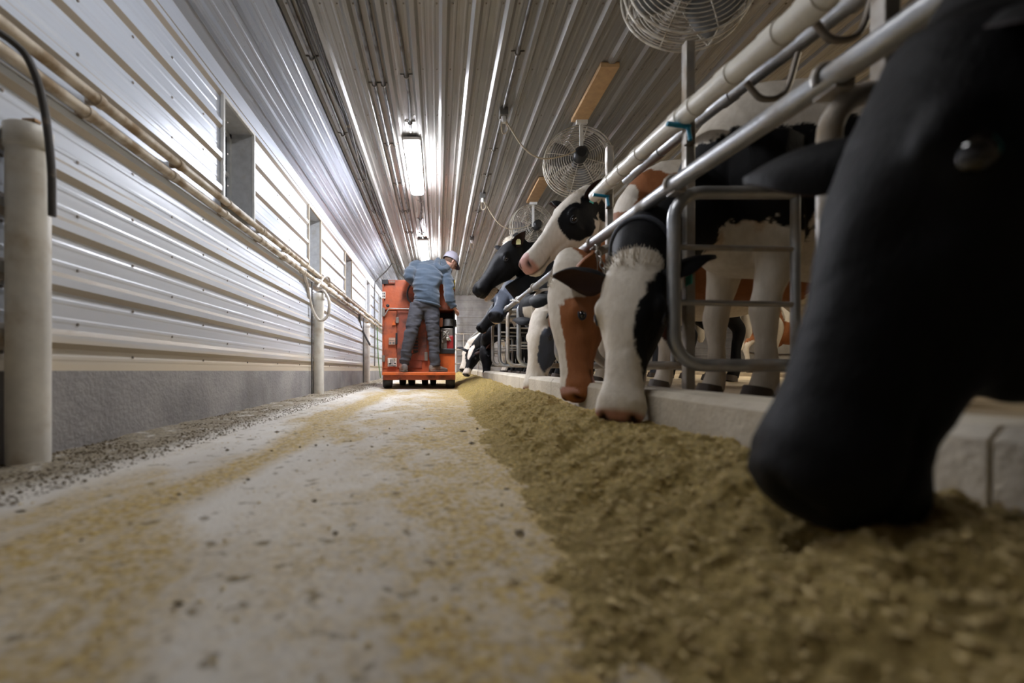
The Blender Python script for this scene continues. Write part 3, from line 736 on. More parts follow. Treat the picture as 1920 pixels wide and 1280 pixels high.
def make_cow(label, root, hm, hs, base, patches, voxel=.013, floor_z=None, scale=1.0, neck_mid=None, low=False, hairs=(), bulges=(), ears=((1, .2, -.15), (1, .2, -.15)), earcol=('K', 'K'),
             flip=False, tag_on=None, collar=False, headless=False, seed=1, muzzle_col='K', legs='W', group='cows along the feed rail', earsz=1.0, bodylen=1.0, lean=0.0):
    """root = (x of chest, y centre, floor z); hm puts the head in world space. The cow faces -X (or +X when flipped)."""
    rx, ry, rz = root; sgn = -1 if flip else 1
    Bm = lambda s, y, z: Vector((rx+sgn*s*scale*bodylen, ry+y*scale, rz+z*scale))
    e = empty('cow', (rx, ry, rz), label, 'cow', group)
    mb = MB()
    BS = [(-.03, 1.08, .80, .10), (.03, 1.22, .66, .17), (.12, 1.34, .58, .22), (.25, 1.41, .55, .25), (.42, 1.42, .55, .28), (.7, 1.37, .53, .33), (1.0, 1.36, .51, .37), (1.3, 1.38, .55, .36),
          (1.5, 1.43, .64, .31), (1.68, 1.41, .78, .26), (1.8, 1.34, .92, .19), (1.84, 1.27, 1.0, .12)]
    mb.loft([(Bm(s, 0, (t+b)/2), (0, w_*scale, 0), (0, 0, (t-b)/2*scale)) for s, t, b, w_ in BS], 32, 2.25)
    for sy in (-1, 1):
        mb.tube(spline([Bm(.22, sy*.14, 1.05), Bm(.2, sy*.18, .88), Bm(.27, sy*.18, .70), Bm(.23, sy*.17, .46), Bm(.215, sy*.17, .38), Bm(.22, sy*.17, .25), Bm(.22, sy*.17, .12), Bm(.20, sy*.17, .035)], 4),
                list(np.interp(np.linspace(0, 7, 29), range(8), [.16*scale, .135*scale, .09*scale, .058*scale, .06*scale, .038*scale, .046*scale, .055*scale])), 14)
        mb.tube(spline([Bm(1.58, sy*.17, 1.18), Bm(1.48, sy*.22, .95), Bm(1.46, sy*.22, .78), Bm(1.64, sy*.19, .56), Bm(1.70, sy*.18, .47), Bm(1.67, sy*.18, .30), Bm(1.66, sy*.18, .13), Bm(1.63, sy*.18, .035)], 4),
                list(np.interp(np.linspace(0, 7, 29), range(8), [.20*scale, .17*scale, .125*scale, .065*scale, .058*scale, .04*scale, .048*scale, .056*scale])), 14)
    for c_ in ((.55, .07, .50), (1.25, 0, .50)): pass
    if flip or seed % 3 == 0: mb.ball(Bm(1.35, 0, .58), (.2*scale, .16*scale, .14*scale), 14)      # udder
    # head
    secs = []
    for x, cz, hw, hh in HSEC: secs.append((hm @ Vector((x, 0, cz)), hm.to_3x3() @ Vector((0, hw, 0)), hm.to_3x3() @ Vector((0, 0, hh))))
    mb.loft(secs, 28, 2.35)
    r3 = hm.to_3x3()
    for sy in (-1, 1):
        mb.ball(hm @ Vector((.135, sy*.098, -.045)), (.05, .028, .032), 12, r3)       # brow
        mb.ball(hm @ Vector((.165, sy*.100, -.072)), (.036, .028, .028), 12, r3)      # lids
        mb.ball(hm @ Vector((.09, sy*.088, -.175)), (.085, .04, .085), 12, r3)        # cheek
        mb.ball(hm @ Vector((.535, sy*.05, -.07)), (.035, .034, .034), 12, r3)        # nostril wing
    mb.ball(hm @ Vector((-.03, 0, -.04)), (.055, .075, .06), 12, r3)                  # poll
    mb.ball(hm @ Vector((.51, 0, -.155)), (.05, .055, .032), 12, r3)                  # chin
    for cc_, rr2 in bulges: mb.ball(hm @ Vector(cc_), rr2, 16, r3)
    # neck
    n0 = hm @ Vector((.03, 0, -.12)); n1 = hm @ Vector((-.14, 0, -.13)); b0 = Bm(.12, 0, .93 if low else 1.04); b1 = Bm(.38, 0, .98 if low else 1.04)
    mid = Vector(neck_mid) if neck_mid else (n1+b0)/2+Vector((0, 0, .04))
    path = spline([n0, n1, mid, b0, b1], 4); nn = len(path); ns = []
    zax = (hm.to_3x3() @ Vector((0, 0, 1))).normalized()
    for i, pt in enumerate(path):
        t = i/(nn-1); tan = (path[min(i+1, nn-1)]-path[max(i-1, 0)]).normalized()
        upv = zax.lerp(Vector((0, 0, 1)), min(1, t*1.6)); upv = (upv-tan*upv.dot(tan))
        if upv.length < .1: upv = Vector((0, 0, 1))-tan*tan.z
        upv.normalize(); side = tan.cross(upv).normalized()
        hw = np.interp(t, [0, .25, .5, .75, 1], [.09, .10, .125, .17, .2])*(hs*(1-t)+scale*t); hh = np.interp(t, [0, .25, .5, .75, 1], [.11, .125, .15, .20, .27] if low else [.11, .135, .175, .24, .29])*(hs*(1-t)+scale*t)
        ns.append((pt-upv*hh*.12*t, side*hw, upv*hh))
    mb.loft(ns, 24, 2.1)
    tmp = bpy.data.objects.new('tmp', mb.mesh('tmp')); C.objects.link(tmp)
    rm = tmp.modifiers.new('r', 'REMESH'); rm.mode = 'VOXEL'; rm.voxel_size = voxel; rm.use_smooth_shade = True
    smm = tmp.modifiers.new('s', 'SMOOTH'); smm.factor = .5; smm.iterations = int(5*.013/voxel)+2
    dg = bpy.context.evaluated_depsgraph_get(); dg.update()
    me = bpy.data.meshes.new_from_object(tmp.evaluated_get(dg), depsgraph=dg)
    bpy.data.objects.remove(tmp)
    nv = len(me.vertices); co = np.empty(nv*3, 'f'); me.vertices.foreach_get('co', co); co = co.reshape(-1, 3).astype(float)
    inv = np.array(hm.inverted()); H = (np.c_[co, np.ones(nv)] @ inv.T)[:, :3]
    B = np.stack([(co[:, 0]-rx)/(sgn*scale*bodylen), (co[:, 1]-ry)/scale, (co[:, 2]-rz)/scale], 1)
    ishead = (H[:, 0] > -.10) & (H[:, 0] < .62) & (np.abs(H[:, 1]) < .17) & (H[:, 2] < .08) & (H[:, 2] > -.31)
    # nostrils, mouth line, eye hollows
    ax = np.array(hm.to_3x3()); 
    d = np.zeros((nv, 3))
    for sy in (-1, 1):
        q = np.exp(-(((H[:, 0]-.555)/.018)**2+((H[:, 1]-sy*.047)/.013)**2+((H[:, 2]+.068)/.022)**2)); d[:, 0] -= q*.022*ishead
        q = np.exp(-(((H[:, 0]-.24)/.05)**2+((np.abs(H[:, 1])-.1)/.05)**2+((H[:, 2]+.05)/.04)**2)); d[:, 1] -= np.sign(H[:, 1])*q*.006*ishead
        q = np.exp(-(((H[:, 0]-.36)/.10)**2+((np.abs(H[:, 1])-.08)/.05)**2+((H[:, 2]+.135)/.016)**2)); d[:, 1] -= np.sign(H[:, 1])*q*.004*ishead
    mouth = np.exp(-(((H[:, 2]+.135-.1*np.clip(.5-H[:, 0], 0, 1)*.0)/.007)**2))*(H[:, 0] > .42)*ishead
    d[:, 0] -= mouth*.006*(H[:, 0] > .5); d[:, 1] -= np.sign(H[:, 1])*mouth*.005
    # wrinkles of skin on neck and soft muscles
    Nz = fbm3(co, 5, seed)*.008*(~ishead)+(fbm3(co, 22, seed)*.0035+fbm3(co, 60, seed)*.0012)*ishead
    me2n = np.empty(nv*3, 'f'); me.vertices.foreach_get('normal', me2n); me2n = me2n.reshape(-1, 3)
    co = co+d @ ax.T+me2n*Nz[:, None]
    # coat colours
    col = np.tile(np.array(SHADE[base]), (nv, 1)); nz = fbm3(co, 9, seed)*.35+fbm3(co, 40, seed)*.22
    for sp, cen, rad, ck in patches:
        S = H if sp in 'HM' else B
        r_ = np.sqrt((((S-np.array(cen))/np.array(rad))**2).sum(1))
        edge = nz*.55 if sp != 'M' else nz*.12
        if sp in 'HM': msk = np.clip((1-r_+edge)/.05, 0, 1)*ishead
        else: msk = np.clip((1-r_+nz*.6)/.03, 0, 1)
        if sp == 'B': msk = msk*(~ishead)
        col = col*(1-msk[:, None])+np.array(SHADE[ck])*msk[:, None]
    # muzzle skin, nostrils and mouth
    mz = np.clip((H[:, 0]-.53)/.02, 0, 1)*np.clip((H[:, 2]+.15)/.02, 0, 1)*ishead
    mcol = np.array(SHADE[muzzle_col]); col = col*(1-mz[:, None])+mcol*mz[:, None]
    for sy in (-1, 1):
        q = np.clip(1.6*np.exp(-(((H[:, 0]-.555)/.022)**2+((H[:, 1]-sy*.047)/.015)**2+((H[:, 2]+.068)/.024)**2)), 0, 1)*ishead
        col = col*(1-q[:, None]*.93)
    col = col*(1-mouth[:, None]*.7)
    # mud on lower legs
    co2 = co-np.array([rx, ry, rz])
    me.vertices.foreach_set('co', co2.astype('f').ravel())
    at = me.color_attributes.new('coat', 'FLOAT_COLOR', 'POINT'); at.data.foreach_set('color', np.c_[np.clip(col, 0, 1), np.ones(nv)].astype('f').ravel())
    me.materials.clear(); me.materials.append(M['cow']); me.update(); me.name = 'cow_body'
    body = bpy.data.objects.new('body', me); C.objects.link(body); body.parent = e
    # eyes
    for sy in (-1, 1):
        MB().ball(hm @ Vector((.167, sy*.114, -.068)), (.023, .016, .018), 14, r3).build('eye', 'eye', e)
        if seed != 1: MB().tube([hm @ Vector((.167+.026*math.cos(q*math.pi/8), sy*(.121-.006*abs(math.cos(q*math.pi/8))), -.067+.021*math.sin(q*math.pi/8))) for q in range(16)], .0038*hs, 6, closed=True).build('eyelid', 'collar', e)
    # ears
    eo = []
    for k, sy in enumerate((1, -1)):
        er = ears[k]
        if er is None: eo.append(None); continue
        dr = (r3 @ Vector((er[2], sy*er[0], er[1]))).normalized(); base_ = hm @ Vector((.005, sy*.098, -.045))
        fc = r3 @ (Vector((.85, 0, -.25)) if len(er) < 4 else Vector(er[3])); fc = (fc-dr*fc.dot(dr)).normalized(); sd = dr.cross(fc).normalized()
        Lr = .215*hs*earsz; Wd = .062*hs*earsz; vs = []; nu, nv_ = 13, 9
        for lay in (0, 1):
            for i in range(nu):
                u_ = i/(nu-1); wd = Wd*(.42*(1-u_)**1.2+1.15*math.sin(math.pi*min(1, u_**.85))**.8*(1-.25*u_))+.002
                if i == nu-1: wd = .006
                for j in range(nv_):
                    s_ = -1+2*j/(nv_-1); cup = (.9 if u_ < .35 else .9-.55*(u_-.35)/.65)
                    pnt = base_+dr*(u_*Lr)+sd*(s_*wd*(1-.18*cup*s_*s_))+fc*(wd*cup*(s_*s_)*.75-.02*hs*math.sin(u_*math.pi))
                    if lay: pnt = pnt-fc*(.010*hs*(1-s_*s_)**.5+.004)
                    vs.append(pnt)
        q = nu*nv_; fs = []
        for i in range(nu-1):
            for j in range(nv_-1):
                a = i*nv_+j; fs += [(a, a+1, a+nv_+1, a+nv_), (q+a, q+a+nv_, q+a+nv_+1, q+a+1)]
            a = i*nv_; fs += [(a, a+nv_, q+a+nv_, q+a)]; a = i*nv_+nv_-1; fs += [(a, q+a, q+a+nv_, a+nv_)]
        for i in (0, nu-1):
            for j in range(nv_-1):
                a = i*nv_+j; fs.append((a, q+a, q+a+1, a+1))
        oo = MB().add(vs, fs).build('ear', None, e)
        ec = SHADE[earcol[k]]
        at = oo.data.color_attributes.new('coat', 'FLOAT_COLOR', 'POINT')
        inner = tuple(.6*c1+.4*c2 for c1, c2 in zip(ec, (.10, .05, .04)))
        cols = []
        for i in range(len(vs)):
            cols += (*inner, 1) if i < q else (*ec, 1)
        at.data.foreach_set('color', cols); oo.data.materials.append(M['cow']); eo.append(oo)
        if tag_on and tag_on[0] == sy:
            tw, th = tag_on[2] if len(tag_on) > 2 else (.05, .065)
            c0 = base_+dr*Lr*.42; dn = tag_on[3] if len(tag_on) > 3 else Vector((0, 0, -1))
            dn = Vector(dn).normalized(); wv = dn.cross(fc).normalized(); fv = wv.cross(dn).normalized(); c0 = c0+fv*.015
            vs2 = [c0-wv*tw*.25, c0+wv*tw*.25, c0+dn*th*.3+wv*tw*.5, c0+dn*th+wv*tw*.5, c0+dn*th-wv*tw*.5, c0+dn*th*.3-wv*tw*.5]
            vs2 = vs2+[v_+fv*.003 for v_ in vs2]
            tg = MB().add(vs2, [(5,4,3,2,1,0), (6,7,8,9,10,11)]+[(i, (i+1) % 6, 6+(i+1) % 6, 6+i) for i in range(6)], False).build('ear_tag', tag_on[1], e)
            tg['label'] = 'plastic ear tag'
            tg.parent = oo; tg.matrix_parent_inverse = Matrix.Identity(4)
    # short hair tufts
    for kind_, cen, rad, dr, ln, n_, ck in hairs:
        rr_ = np.random.RandomState(seed*7+n_); hb = MB()
        for _ in range(n_):
            v_ = Vector(rr_.randn(3)).normalized(); p0 = Vector(cen)+Vector((v_.x*rad[0], v_.y*rad[1], v_.z*rad[2]))
            d_ = (Vector(dr)+v_*.55).normalized(); d2 = (d_+Vector(rr_.randn(3))*.35).normalized()
            a_ = hm @ p0; b_ = hm @ (p0+d_*ln*.55); c_ = hm @ (p0+d_*ln*.55+d2*ln*.45)
            hb.tube([a_, b_, c_], [.0022, .0017, .0006], 4, cap=False)
        ho = hb.build(kind_, None, e); ho['kind'] = 'stuff'
        at = ho.data.color_attributes.new('coat', 'FLOAT_COLOR', 'POINT'); at.data.foreach_set('color', [*SHADE[ck], 1]*len(ho.data.vertices)); ho.data.materials.append(M['cow'])
    # hooves
    for s_, sy in ((.19, -1), (.19, 1), (1.625, -1), (1.625, 1)):
        mb = MB(); mb.tube([Bm(s_-.012, sy*(.17 if s_ < 1 else .18), 0), Bm(s_, sy*(.17 if s_ < 1 else .18), .055)], [.064*scale, .056*scale], 14); mb.build('hoof', 'hoof', e)
    tl = MB(); tl.tube(spline([Bm(1.80, 0, 1.36), Bm(1.88, 0, 1.28), Bm(1.90, 0, 1.0), Bm(1.89, .01, .7), Bm(1.9, .0, .42)], 6), [.03*scale]*6+[.02*scale]*12+[.045*scale]*5+[.02], 10)
    to = tl.build('tail', None, e); at = to.data.color_attributes.new('coat', 'FLOAT_COLOR', 'POINT')
    at.data.foreach_set('color', [*SHADE['W'], 1]*len(to.data.vertices)); to.data.materials.append(M['cow'])
    if collar:
        cp = path[int(nn*collar)]; tn = (path[int(nn*collar)+1]-path[int(nn*collar)-1]).normalized(); i = int(nn*collar)
        c_, a_, b_ = ns[i]; ring = [Vector(c_)+Vector(a_)*1.04*math.cos(q*math.pi/16)+Vector(b_)*1.04*math.sin(q*math.pi/16) for q in range(32)]
        MB().tube(ring, .012, 8, closed=True).build('collar', 'collar', e)
    return e
def stall_z(y): return SF+G(y)
E_ = lambda a, b, c: (a, b, c)

# 0: dark foreground cow
hm, hs = head_matrix(P(1675, 160, .66), P(1350, 905, .64), (-.88, .36, .2))
make_cow('huge black cow in the right foreground, head down to the feed', (1.22, .60, stall_z(.6)), hm, hs, 'K', [], .010, neck_mid=(.97, .63, .86), low=True, bulges=(((.10, 0, -.24), (.17, .09, .13)), ((.24, 0, -.21), (.13, .07, .075)), ((-.06, .02, -.30), (.20, .11, .19)), ((.12, 0, -.30), (.14, .08, .12))),
         ears=((.4, -.95, .35), (.85, .85, .05, (.55, -.2, -.9))), tag_on=(1, 'teal', (.045, .12), (-.12, 0, -1)), seed=1, earsz=1.0, scale=1.02)
# 1: white face with black cheek
hm, hs = head_matrix(P(1183, 505, 1.72), P(1152, 783, 1.56), (-.52, -.84, .2))
make_cow('white-faced cow with a black left cheek, muzzle in the feed', (1.16, 2.08, stall_z(2.08)), hm, hs, 'K',
         [('B', (.42, 0, 1.54), (.95, .6, .46), 'W'), ('B', (.16, 0, .56), (.20, .4, .22), 'T'), ('B', (.9, 0, .55), (.5, .5, .14), 'W'),
          ('B', (.24, 0, .0), (.5, .8, .78), 'W'), ('B', (1.66, 0, .0), (.4, .8, .75), 'W'), ('H', (.25, 0, -.1), (.60, .3, .4), 'W'),
          ('H', (.20, .135, -.13), (.245, .135, .22), 'K'), ('M', (.0, -.16, -.14), (.10, .07, .12), 'K'), ('M', (.48, .05, -.175), (.05, .06, .03), 'P')], .009,
         hairs=[('poll_hair', (-.035, 0, -.045), (.055, .085, .06), (-.5, 0, .5), .034, 260, 'W')], low=True, neck_mid=(.90, 1.93, .84), ears=((.75, -.35, -.45), (1, .05, -.1, (.7, .1, .2))), earcol=('K', 'K'), tag_on=(1, 'teal', (.055, .065), (0, 0, -1)), collar=.36, seed=2, muzzle_col='P', scale=1.0)
# 2: brown face with white blaze
hm, hs = head_matrix(P(1040, 543, 2.50), P(1052, 752, 2.36), (-.96, -.28, .1))
make_cow('brown cow with a white blaze down its face, muzzle in the feed', (1.14, 2.90, stall_z(2.9)), hm, hs, 'R',
         [('B', (-.49, -.35, .64), (.17, .32, .18), 'W'), ('B', (.30, 0, 1.46), (.26, .4, .20), 'W'), ('B', (.55, -.2, 1.05), (.28, .5, .16), 'W'), ('B', (.02, 0, 1.2), (.06, .3, .15), 'W'), ('B', (.2, 0, .3), (.24, .4, .45), 'W'), ('B', (.24, .0, .42), (.09, .5, .2), 'D'), ('B', (1.3, 0, .7), (.3, .5, .4), 'W'), ('B', (1.66, 0, .1), (.2, .4, .5), 'W'),
          ('H', (.2, -.01, .03), (.48, .06, .10), 'W'), ('H', (-.04, 0, -.04), (.16, .16, .18), 'W'), ('M', (.55, 0, -.05), (.06, .08, .06), 'P'), ('M', (.5, .06, -.16), (.05, .05, .03), 'P')], .009,
         hairs=[('poll_hair', (-.035, 0, -.04), (.055, .07, .05), (-.5, 0, .4), .018, 400, 'W')], low=True, neck_mid=(.88, 2.72, .84), ears=((1, .1, -.3), (1, .1, -.3)), earcol=('R', 'K'), seed=3, muzzle_col='R', scale=1.02)
# 3: white cow, black eye patch, head raised
hm, hs = head_matrix(P(1072, 372, 3.50), P(969, 486, 3.36), (-.72, -.30, .75))
make_cow('white cow with a black eye patch raising its head over the rail', (1.16, 3.66, stall_z(3.7)), hm, hs, 'W',
         [('H', (.16, .13, -.09), (.125, .095, .145), 'K'), ('M', (.0, .12, -.10), (.07, .05, .11), 'K'), ('H', (-.08, .1, -.2), (.06, .1, .08), 'K'), ('B', (-.12, 0, 1.15), (.08, .2, .12), 'K'), ('H', (.15, -.15, -.1), (.1, .1, .1), 'K'), ('M', (.55, 0, -.05), (.07, .06, .06), 'P')], .009,
         earsz=.8, ears=((.8, .15, -.8), (1, .5, -.2)), earcol=('K', 'K'), tag_on=(1, 'teal', (.035, .10), (-.35, 0, -1)), hairs=[('poll_hair', (-.03, 0, -.03), (.05, .06, .04), (-.7, 0, .4), .02, 300, 'W')], seed=4, muzzle_col='P', neck_mid=(1.02, 3.58, 1.40))
# 4: white with grey patch, head down behind the brown one
hm, hs = head_matrix(P(1006, 592, 3.95), P(980, 732, 3.80), (-.90, -.45, .1))
make_cow('white-faced cow with a grey eye patch, partly behind the brown face', (1.14, 4.46, stall_z(4.5)), hm, hs, 'K',
         [('H', (.25, 0, -.1), (.60, .3, .4), 'W'), ('H', (.26, .13, -.11), (.22, .10, .13), 'Y'), ('B', (.2, 0, .2), (.3, .4, .5), 'W'), ('B', (1.2, 0, .9), (.3, .5, .4), 'W')], .011,
         low=True, neck_mid=(.88, 4.25, .86), seed=5, muzzle_col='P')
# 5: black head raised
hm, hs = head_matrix(P(948, 458, 5.15), P(880, 540, 5.0), (-.72, -.2, .7))
make_cow('black cow lifting its head beside the orange cart, pale whiskered chin', (1.14, 5.25, stall_z(5.3)), hm, hs, 'K',
         [('M', (.50, 0, -.175), (.05, .06, .018), 'T'), ('M', (-.03, 0, .02), (.06, .05, .05), 'W'), ('B', (-.1, 0, .8), (.2, .3, .08), 'T')], .012,
         earsz=.78, ears=((.9, .1, -.7), (.9, .5, -.2)), tag_on=(1, 'paleyellow', (.05, .06), (0, 0, -1)), hairs=[('poll_hair', (-.03, 0, -.02), (.05, .06, .04), (-.7, 0, .4), .03, 300, 'W'), ('whiskers', (.47, 0, -.165), (.06, .04, .02), (.1, 0, -1), .05, 350, 'T')], seed=6, neck_mid=(.94, 5.22, 1.36))
# 6: grey-black muzzle towards camera
hm, hs = head_matrix(P(952, 540, 6.25), P(926, 582, 5.72), (-.1, -.45, .9))
make_cow('blue-black cow facing the camera just above the rail', (1.14, 6.03, stall_z(6)), hm, hs, 'Y', [('M', (.52, 0, -.17), (.06, .07, .03), 'T')], .013,
         seed=7, neck_mid=(1.0, 6.2, 1.36), muzzle_col='K')
# 7: black with pink tongue
hm, hs = head_matrix(P(936, 560, 7.05), P(890, 612, 6.9), (-.65, -.3, .7))
make_cow('black cow with a pink lip behind the blue-black one', (1.14, 6.8, stall_z(6.8)), hm, hs, 'K', [('B', (-.1, 0, .9), (.2, .3, .2), 'W'), ('M', (.53, 0, -.16), (.03, .05, .03), 'P'), ('B', (.5, 0, 1.4), (.5, .5, .2), 'W')], .013, seed=8, neck_mid=(.95, 6.95, 1.30))
# 8..10: far heads down
hm, hs = head_matrix(P(903, 655, 7.8), P(906, 704, 7.6), (-.8, -.5, .2))
make_cow('black cow with a reddish ear feeding at the far dividers', (1.14, 7.6, stall_z(7.6)), hm, hs, 'K', [('M', (.53, 0, -.1), (.05, .1, .1), 'P'), ('B', (.5, 0, 1.4), (.6, .5, .25), 'W')], .014, ears=((1, -.1, -.2), (1, -.1, -.2)), earcol=('D', 'D'), seed=9, low=True, neck_mid=(.88, 7.7, .9), muzzle_col='T')
hm, hs = head_matrix(P(884, 655, 8.7), P(869, 701, 8.5), (-.6, -.7, .4))
make_cow('black and white cow feeding, last but one before the end', (1.14, 8.4, stall_z(8.4)), hm, hs, 'K', [('H', (.0, 0, .0), (.25, .06, .2), 'W'), ('H', (.5, 0, -.1), (.12, .1, .1), 'W'), ('B', (.3, 0, 1.3), (.6, .5, .4), 'W')], .014, seed=10, low=True, neck_mid=(.9, 8.45, .93), muzzle_col='Y')
hm, hs = head_matrix(P(874, 650, 9.7), P(862, 692, 9.5), (-.7, -.6, .4))
make_cow('white-blazed black cow, farthest of the feeding heads', (1.14, 9.2, stall_z(9.2)), hm, hs, 'W', [('H', (.2, .12, -.1), (.2, .1, .15), 'K'), ('B', (.8, 0, 1.2), (.5, .5, .4), 'K')], .014, seed=11, low=True, neck_mid=(.9, 9.3, .95), muzzle_col='K')
# second row beyond the alley, seen from behind through the near divider
for i, (y, bs, lb) in enumerate(((5.3, 'T', 'tan cow of the second row, seen from behind through the near divider, nearest'), (6.9, 'W', 'pale cow of the second row beyond the milking alley, middle'), (8.3, 'R', 'reddish cow of the second row beyond the milking alley, far'))):
    zf = SF+.02+G(y)
    hm, hs = head_matrix((7.95, y, zf+1.35), (8.35, y, zf+1.0), (.6, 0, .8))
    make_cow(lb, (7.45, y, zf), hm, hs, bs, [('B', (1.2, 0, 1.1), (.4, .5, .3), 'W'), ('B', (1.6, 0, .2), (.3, .5, .4), 'W')], .016, flip=True, seed=12+i, group='cows of the second row', neck_mid=(7.75, y, zf+1.2))
    e = empty('stall_divider', (5.7, y+.5, zf), 'curved divider pipe of the second row, %s' % ('nearest', 'middle', 'farthest')[i], 'stall divider', 'divider pipes of the second row')
    MB().tube(spline([(7.4, y+.5, zf+1.1), (6.2, y+.5, zf+.95), (5.85, y+.5, zf+.75), (5.9, y+.5, zf+.45), (6.3, y+.5, zf+.35), (7.4, y+.5, zf+.35)], 7), .026, 12).build('loop_pipe', 'galv2', e)
    MB().cyl((7.4, y+.5, zf), (7.4, y+.5, zf+1.2), .028, 12).build('post', 'galv', e)
# divider loops' rear legs for the first row
# far end railings
for i, x in enumerate((.35, .75)):
    pass
e = empty('end_gate', (.3, 12.9, G(12.9)), 'dark tubular gate across the far end of the alley', 'gate')
for x in np.arange(.32, 1.15, .2): MB().cyl((x, 12.9, G(12.9)), (x, 12.9, 1.35), .018, 8).build('upright', 'galv', e)
for z in (.5, .9, 1.35): MB().cyl((.3, 12.9, z), (1.15, 12.9, z), .02, 8).build('rail', 'galv', e)
mb = MB(); mb.box((.45, 13.05, G(13)), (.53, 13.13, 2.0)); tag(mb.build('end_post', 'trimw'), 'pale post at the far end beyond the orange cart', 'post')

# ================================================================== ORANGE FEED CART
ORG = simple('orange_paint', (.40, .085, .028), .42, 0, (.13, .045, .028), 5, .46, .72, .15, 25)
ORG2 = simple('bright_orange_paint', (.60, .125, .025), .38, 0, (.26, .07, .03), 7, .52, .8)
RUST = simple('worn_red_panel', (.26, .055, .025), .5, 0, (.085, .04, .03), 6, .42, .66)
D = 6.32
def Q(px, py, d=D): return P(px, py, d)
gz = G(6.3)
cart = empty('feed_cart', (-.27, 7.2, gz), 'dirty orange motorised feed cart standing in the alley', 'feed cart')
xl, xr = Q(715.5, 0).x, Q(853.5, 0).x; zt = Q(0, 523).z; zb = Q(0, 700).z
# hopper shell: left box, right compartment open at the rear
yb0, yb1 = D+.02, D+1.75
xm = Q(822, 0).x
mb = MB()
mb.box((xl, yb0+.03, zb-.03), (xm, yb1, zt)); mb.box((xm, yb0+.45, zb-.03), (xr, yb1, zt))
mb.build('hopper', ORG, cart, .012)
mb = MB(); zc = Q(0, 580).z; zl = Q(0, 660).z
mb.box((xm, yb0+.02, zc), (xr, yb0+.45, zt)); mb.build('upper_housing', ORG, cart, .01)
mb = MB(); mb.box((xm, yb0+.02, zb-.03), (xr, yb0+.45, zl)); mb.build('lower_housing', ORG2, cart, .01)
mb = MB(); mb.box((xr-.025, yb0+.02, zl), (xr, yb0+.45, zc)); mb.box((xm, yb0+.4, zl), (xr-.02, yb0+.45, zc)); mb.build('engine_bay', 'black', cart, .004)
# rear panels
mb = MB(); mb.box((Q(744, 0).x, yb0+.012, Q(0, 690).z), (Q(791, 0).x, yb0+.035, Q(0, 578).z)); mb.build('door_panel', RUST, cart, .006)
mb = MB(); mb.box((Q(719, 0).x, yb0+.016, Q(0, 690).z), (Q(743, 0).x, yb0+.034, Q(0, 582).z)); mb.build('side_panel', ORG, cart, .006)
mb = MB(); mb.box((Q(770, 0).x, yb0+.004, Q(0, 676).z), (Q(800, 0).x, yb0+.016, Q(0, 585).z)); mb.build('rust_plate', RUST, cart, .005)
mb = MB(); mb.box((Q(717, 0).x, yb0+.0, Q(0, 580.5).z), (Q(790, 0).x, yb0+.03, Q(0, 577).z)); mb.box((Q(717, 0).x, yb0+.0, Q(0, 531).z), (Q(719, 0).x, yb0+.035, Q(0, 690).z)); mb.build('seam_rib', ORG, cart, .004)
mb = MB(); a = Q(729, 578, D-.03); b = Q(772, 579, D-.03); mb.tube([a, b], .010, 10); mb.tube([a, Q(722, 590, D-.02)], .008, 8); mb.build('latch_rod', 'galv', cart)
MB().ball(Q(727, 573, D-.04), .024, 14).build('knob', 'black', cart)
for px, py, hh in ((719, 585, 8), (719, 672, 6), (745, 600, 5), (799, 668, 8), (794, 592, 6)):
    MB().box(Q(px-3, py+hh, D-.006), Q(px+3, py-hh, D+.02)).build('hinge', 'screw', cart, .003)
MB().box(Q(741.5, 645, D-.012), Q(745.5, 624, D+.015)).build('handle', 'black', cart, .004)
def decal(x0, y0, x1, y1, mat, label, marks=None, dd=.001, mm='black'):
    a, b = Q(x0, y1, D+dd), Q(x1, y0, D+dd+.02)
    o = MB().box((a.x, a.y, a.z), (b.x, b.y, b.z)).build('sticker', mat, cart); o['label'] = label
    if marks:
        mk = MB()
        for (u0, v0, u1, v1) in marks:
            mk.box((a.x+(b.x-a.x)*u0, a.y-.003, a.z+(b.z-a.z)*v0), (a.x+(b.x-a.x)*u1, a.y+.004, a.z+(b.z-a.z)*v1))
        q = mk.build('print', mm, None); q.data.transform(Matrix.Translation(-world_loc(o))); q.parent = o; 
    return o
WP = simple('sticker_white', (.62, .58, .52), .5, 0, (.4, .3, .2), 20)
decal(716.5, 547, 723, 559, WP, 'white warning sticker', [(.15, .15, .42, .42), (.58, .15, .85, .42), (.15, .58, .42, .85), (.58, .58, .85, .85)], .018)
decal(727, 671, 744, 687, WP, 'white pictogram sticker', [(.06, .05, .94, .12), (.12, .25, .42, .4), (.3, .3, .4, .85), (.56, .2, .62, .85), (.7, .3, .92, .42), (.7, .45, .76, .9), (.47, .1, .5, .9)], .002)
decal(729, 633, 741, 646, simple('sticker_faded', (.42, .27, .2), .5), 'faded sticker', [(.1, .1, .4, .4), (.6, .1, .9, .4), (.1, .6, .9, .66)], .002, 'conduit')
tri = MB(); a, b, c = Q(735, 609, D+.008), Q(742, 609, D+.008), Q(738.5, 600, D+.008)
off = Vector((0, .01, 0)); tri.add([a, b, c, a+off, b+off, c+off], [(0,1,2), (5,4,3), (0,3,4,1), (1,4,5,2), (2,5,3,0)], False).build('warning_triangle', ORG2, cart)
decal(716, 524.5, 728, 532, 'black', 'dark maker plate on the top edge', None, .018)
decal(729, 525, 741, 531, RUST, 'worn maker plate', [(.1, .3, .25, .75), (.35, .3, .5, .75), (.6, .3, .75, .75), (.82, .3, .95, .75)], .018, 'screw')
decal(849, 526, 853, 541, 'yellow', 'yellow warning sticker', [(.2, .1, .8, .3), (.2, .5, .8, .56), (.2, .65, .8, .71)], .015)
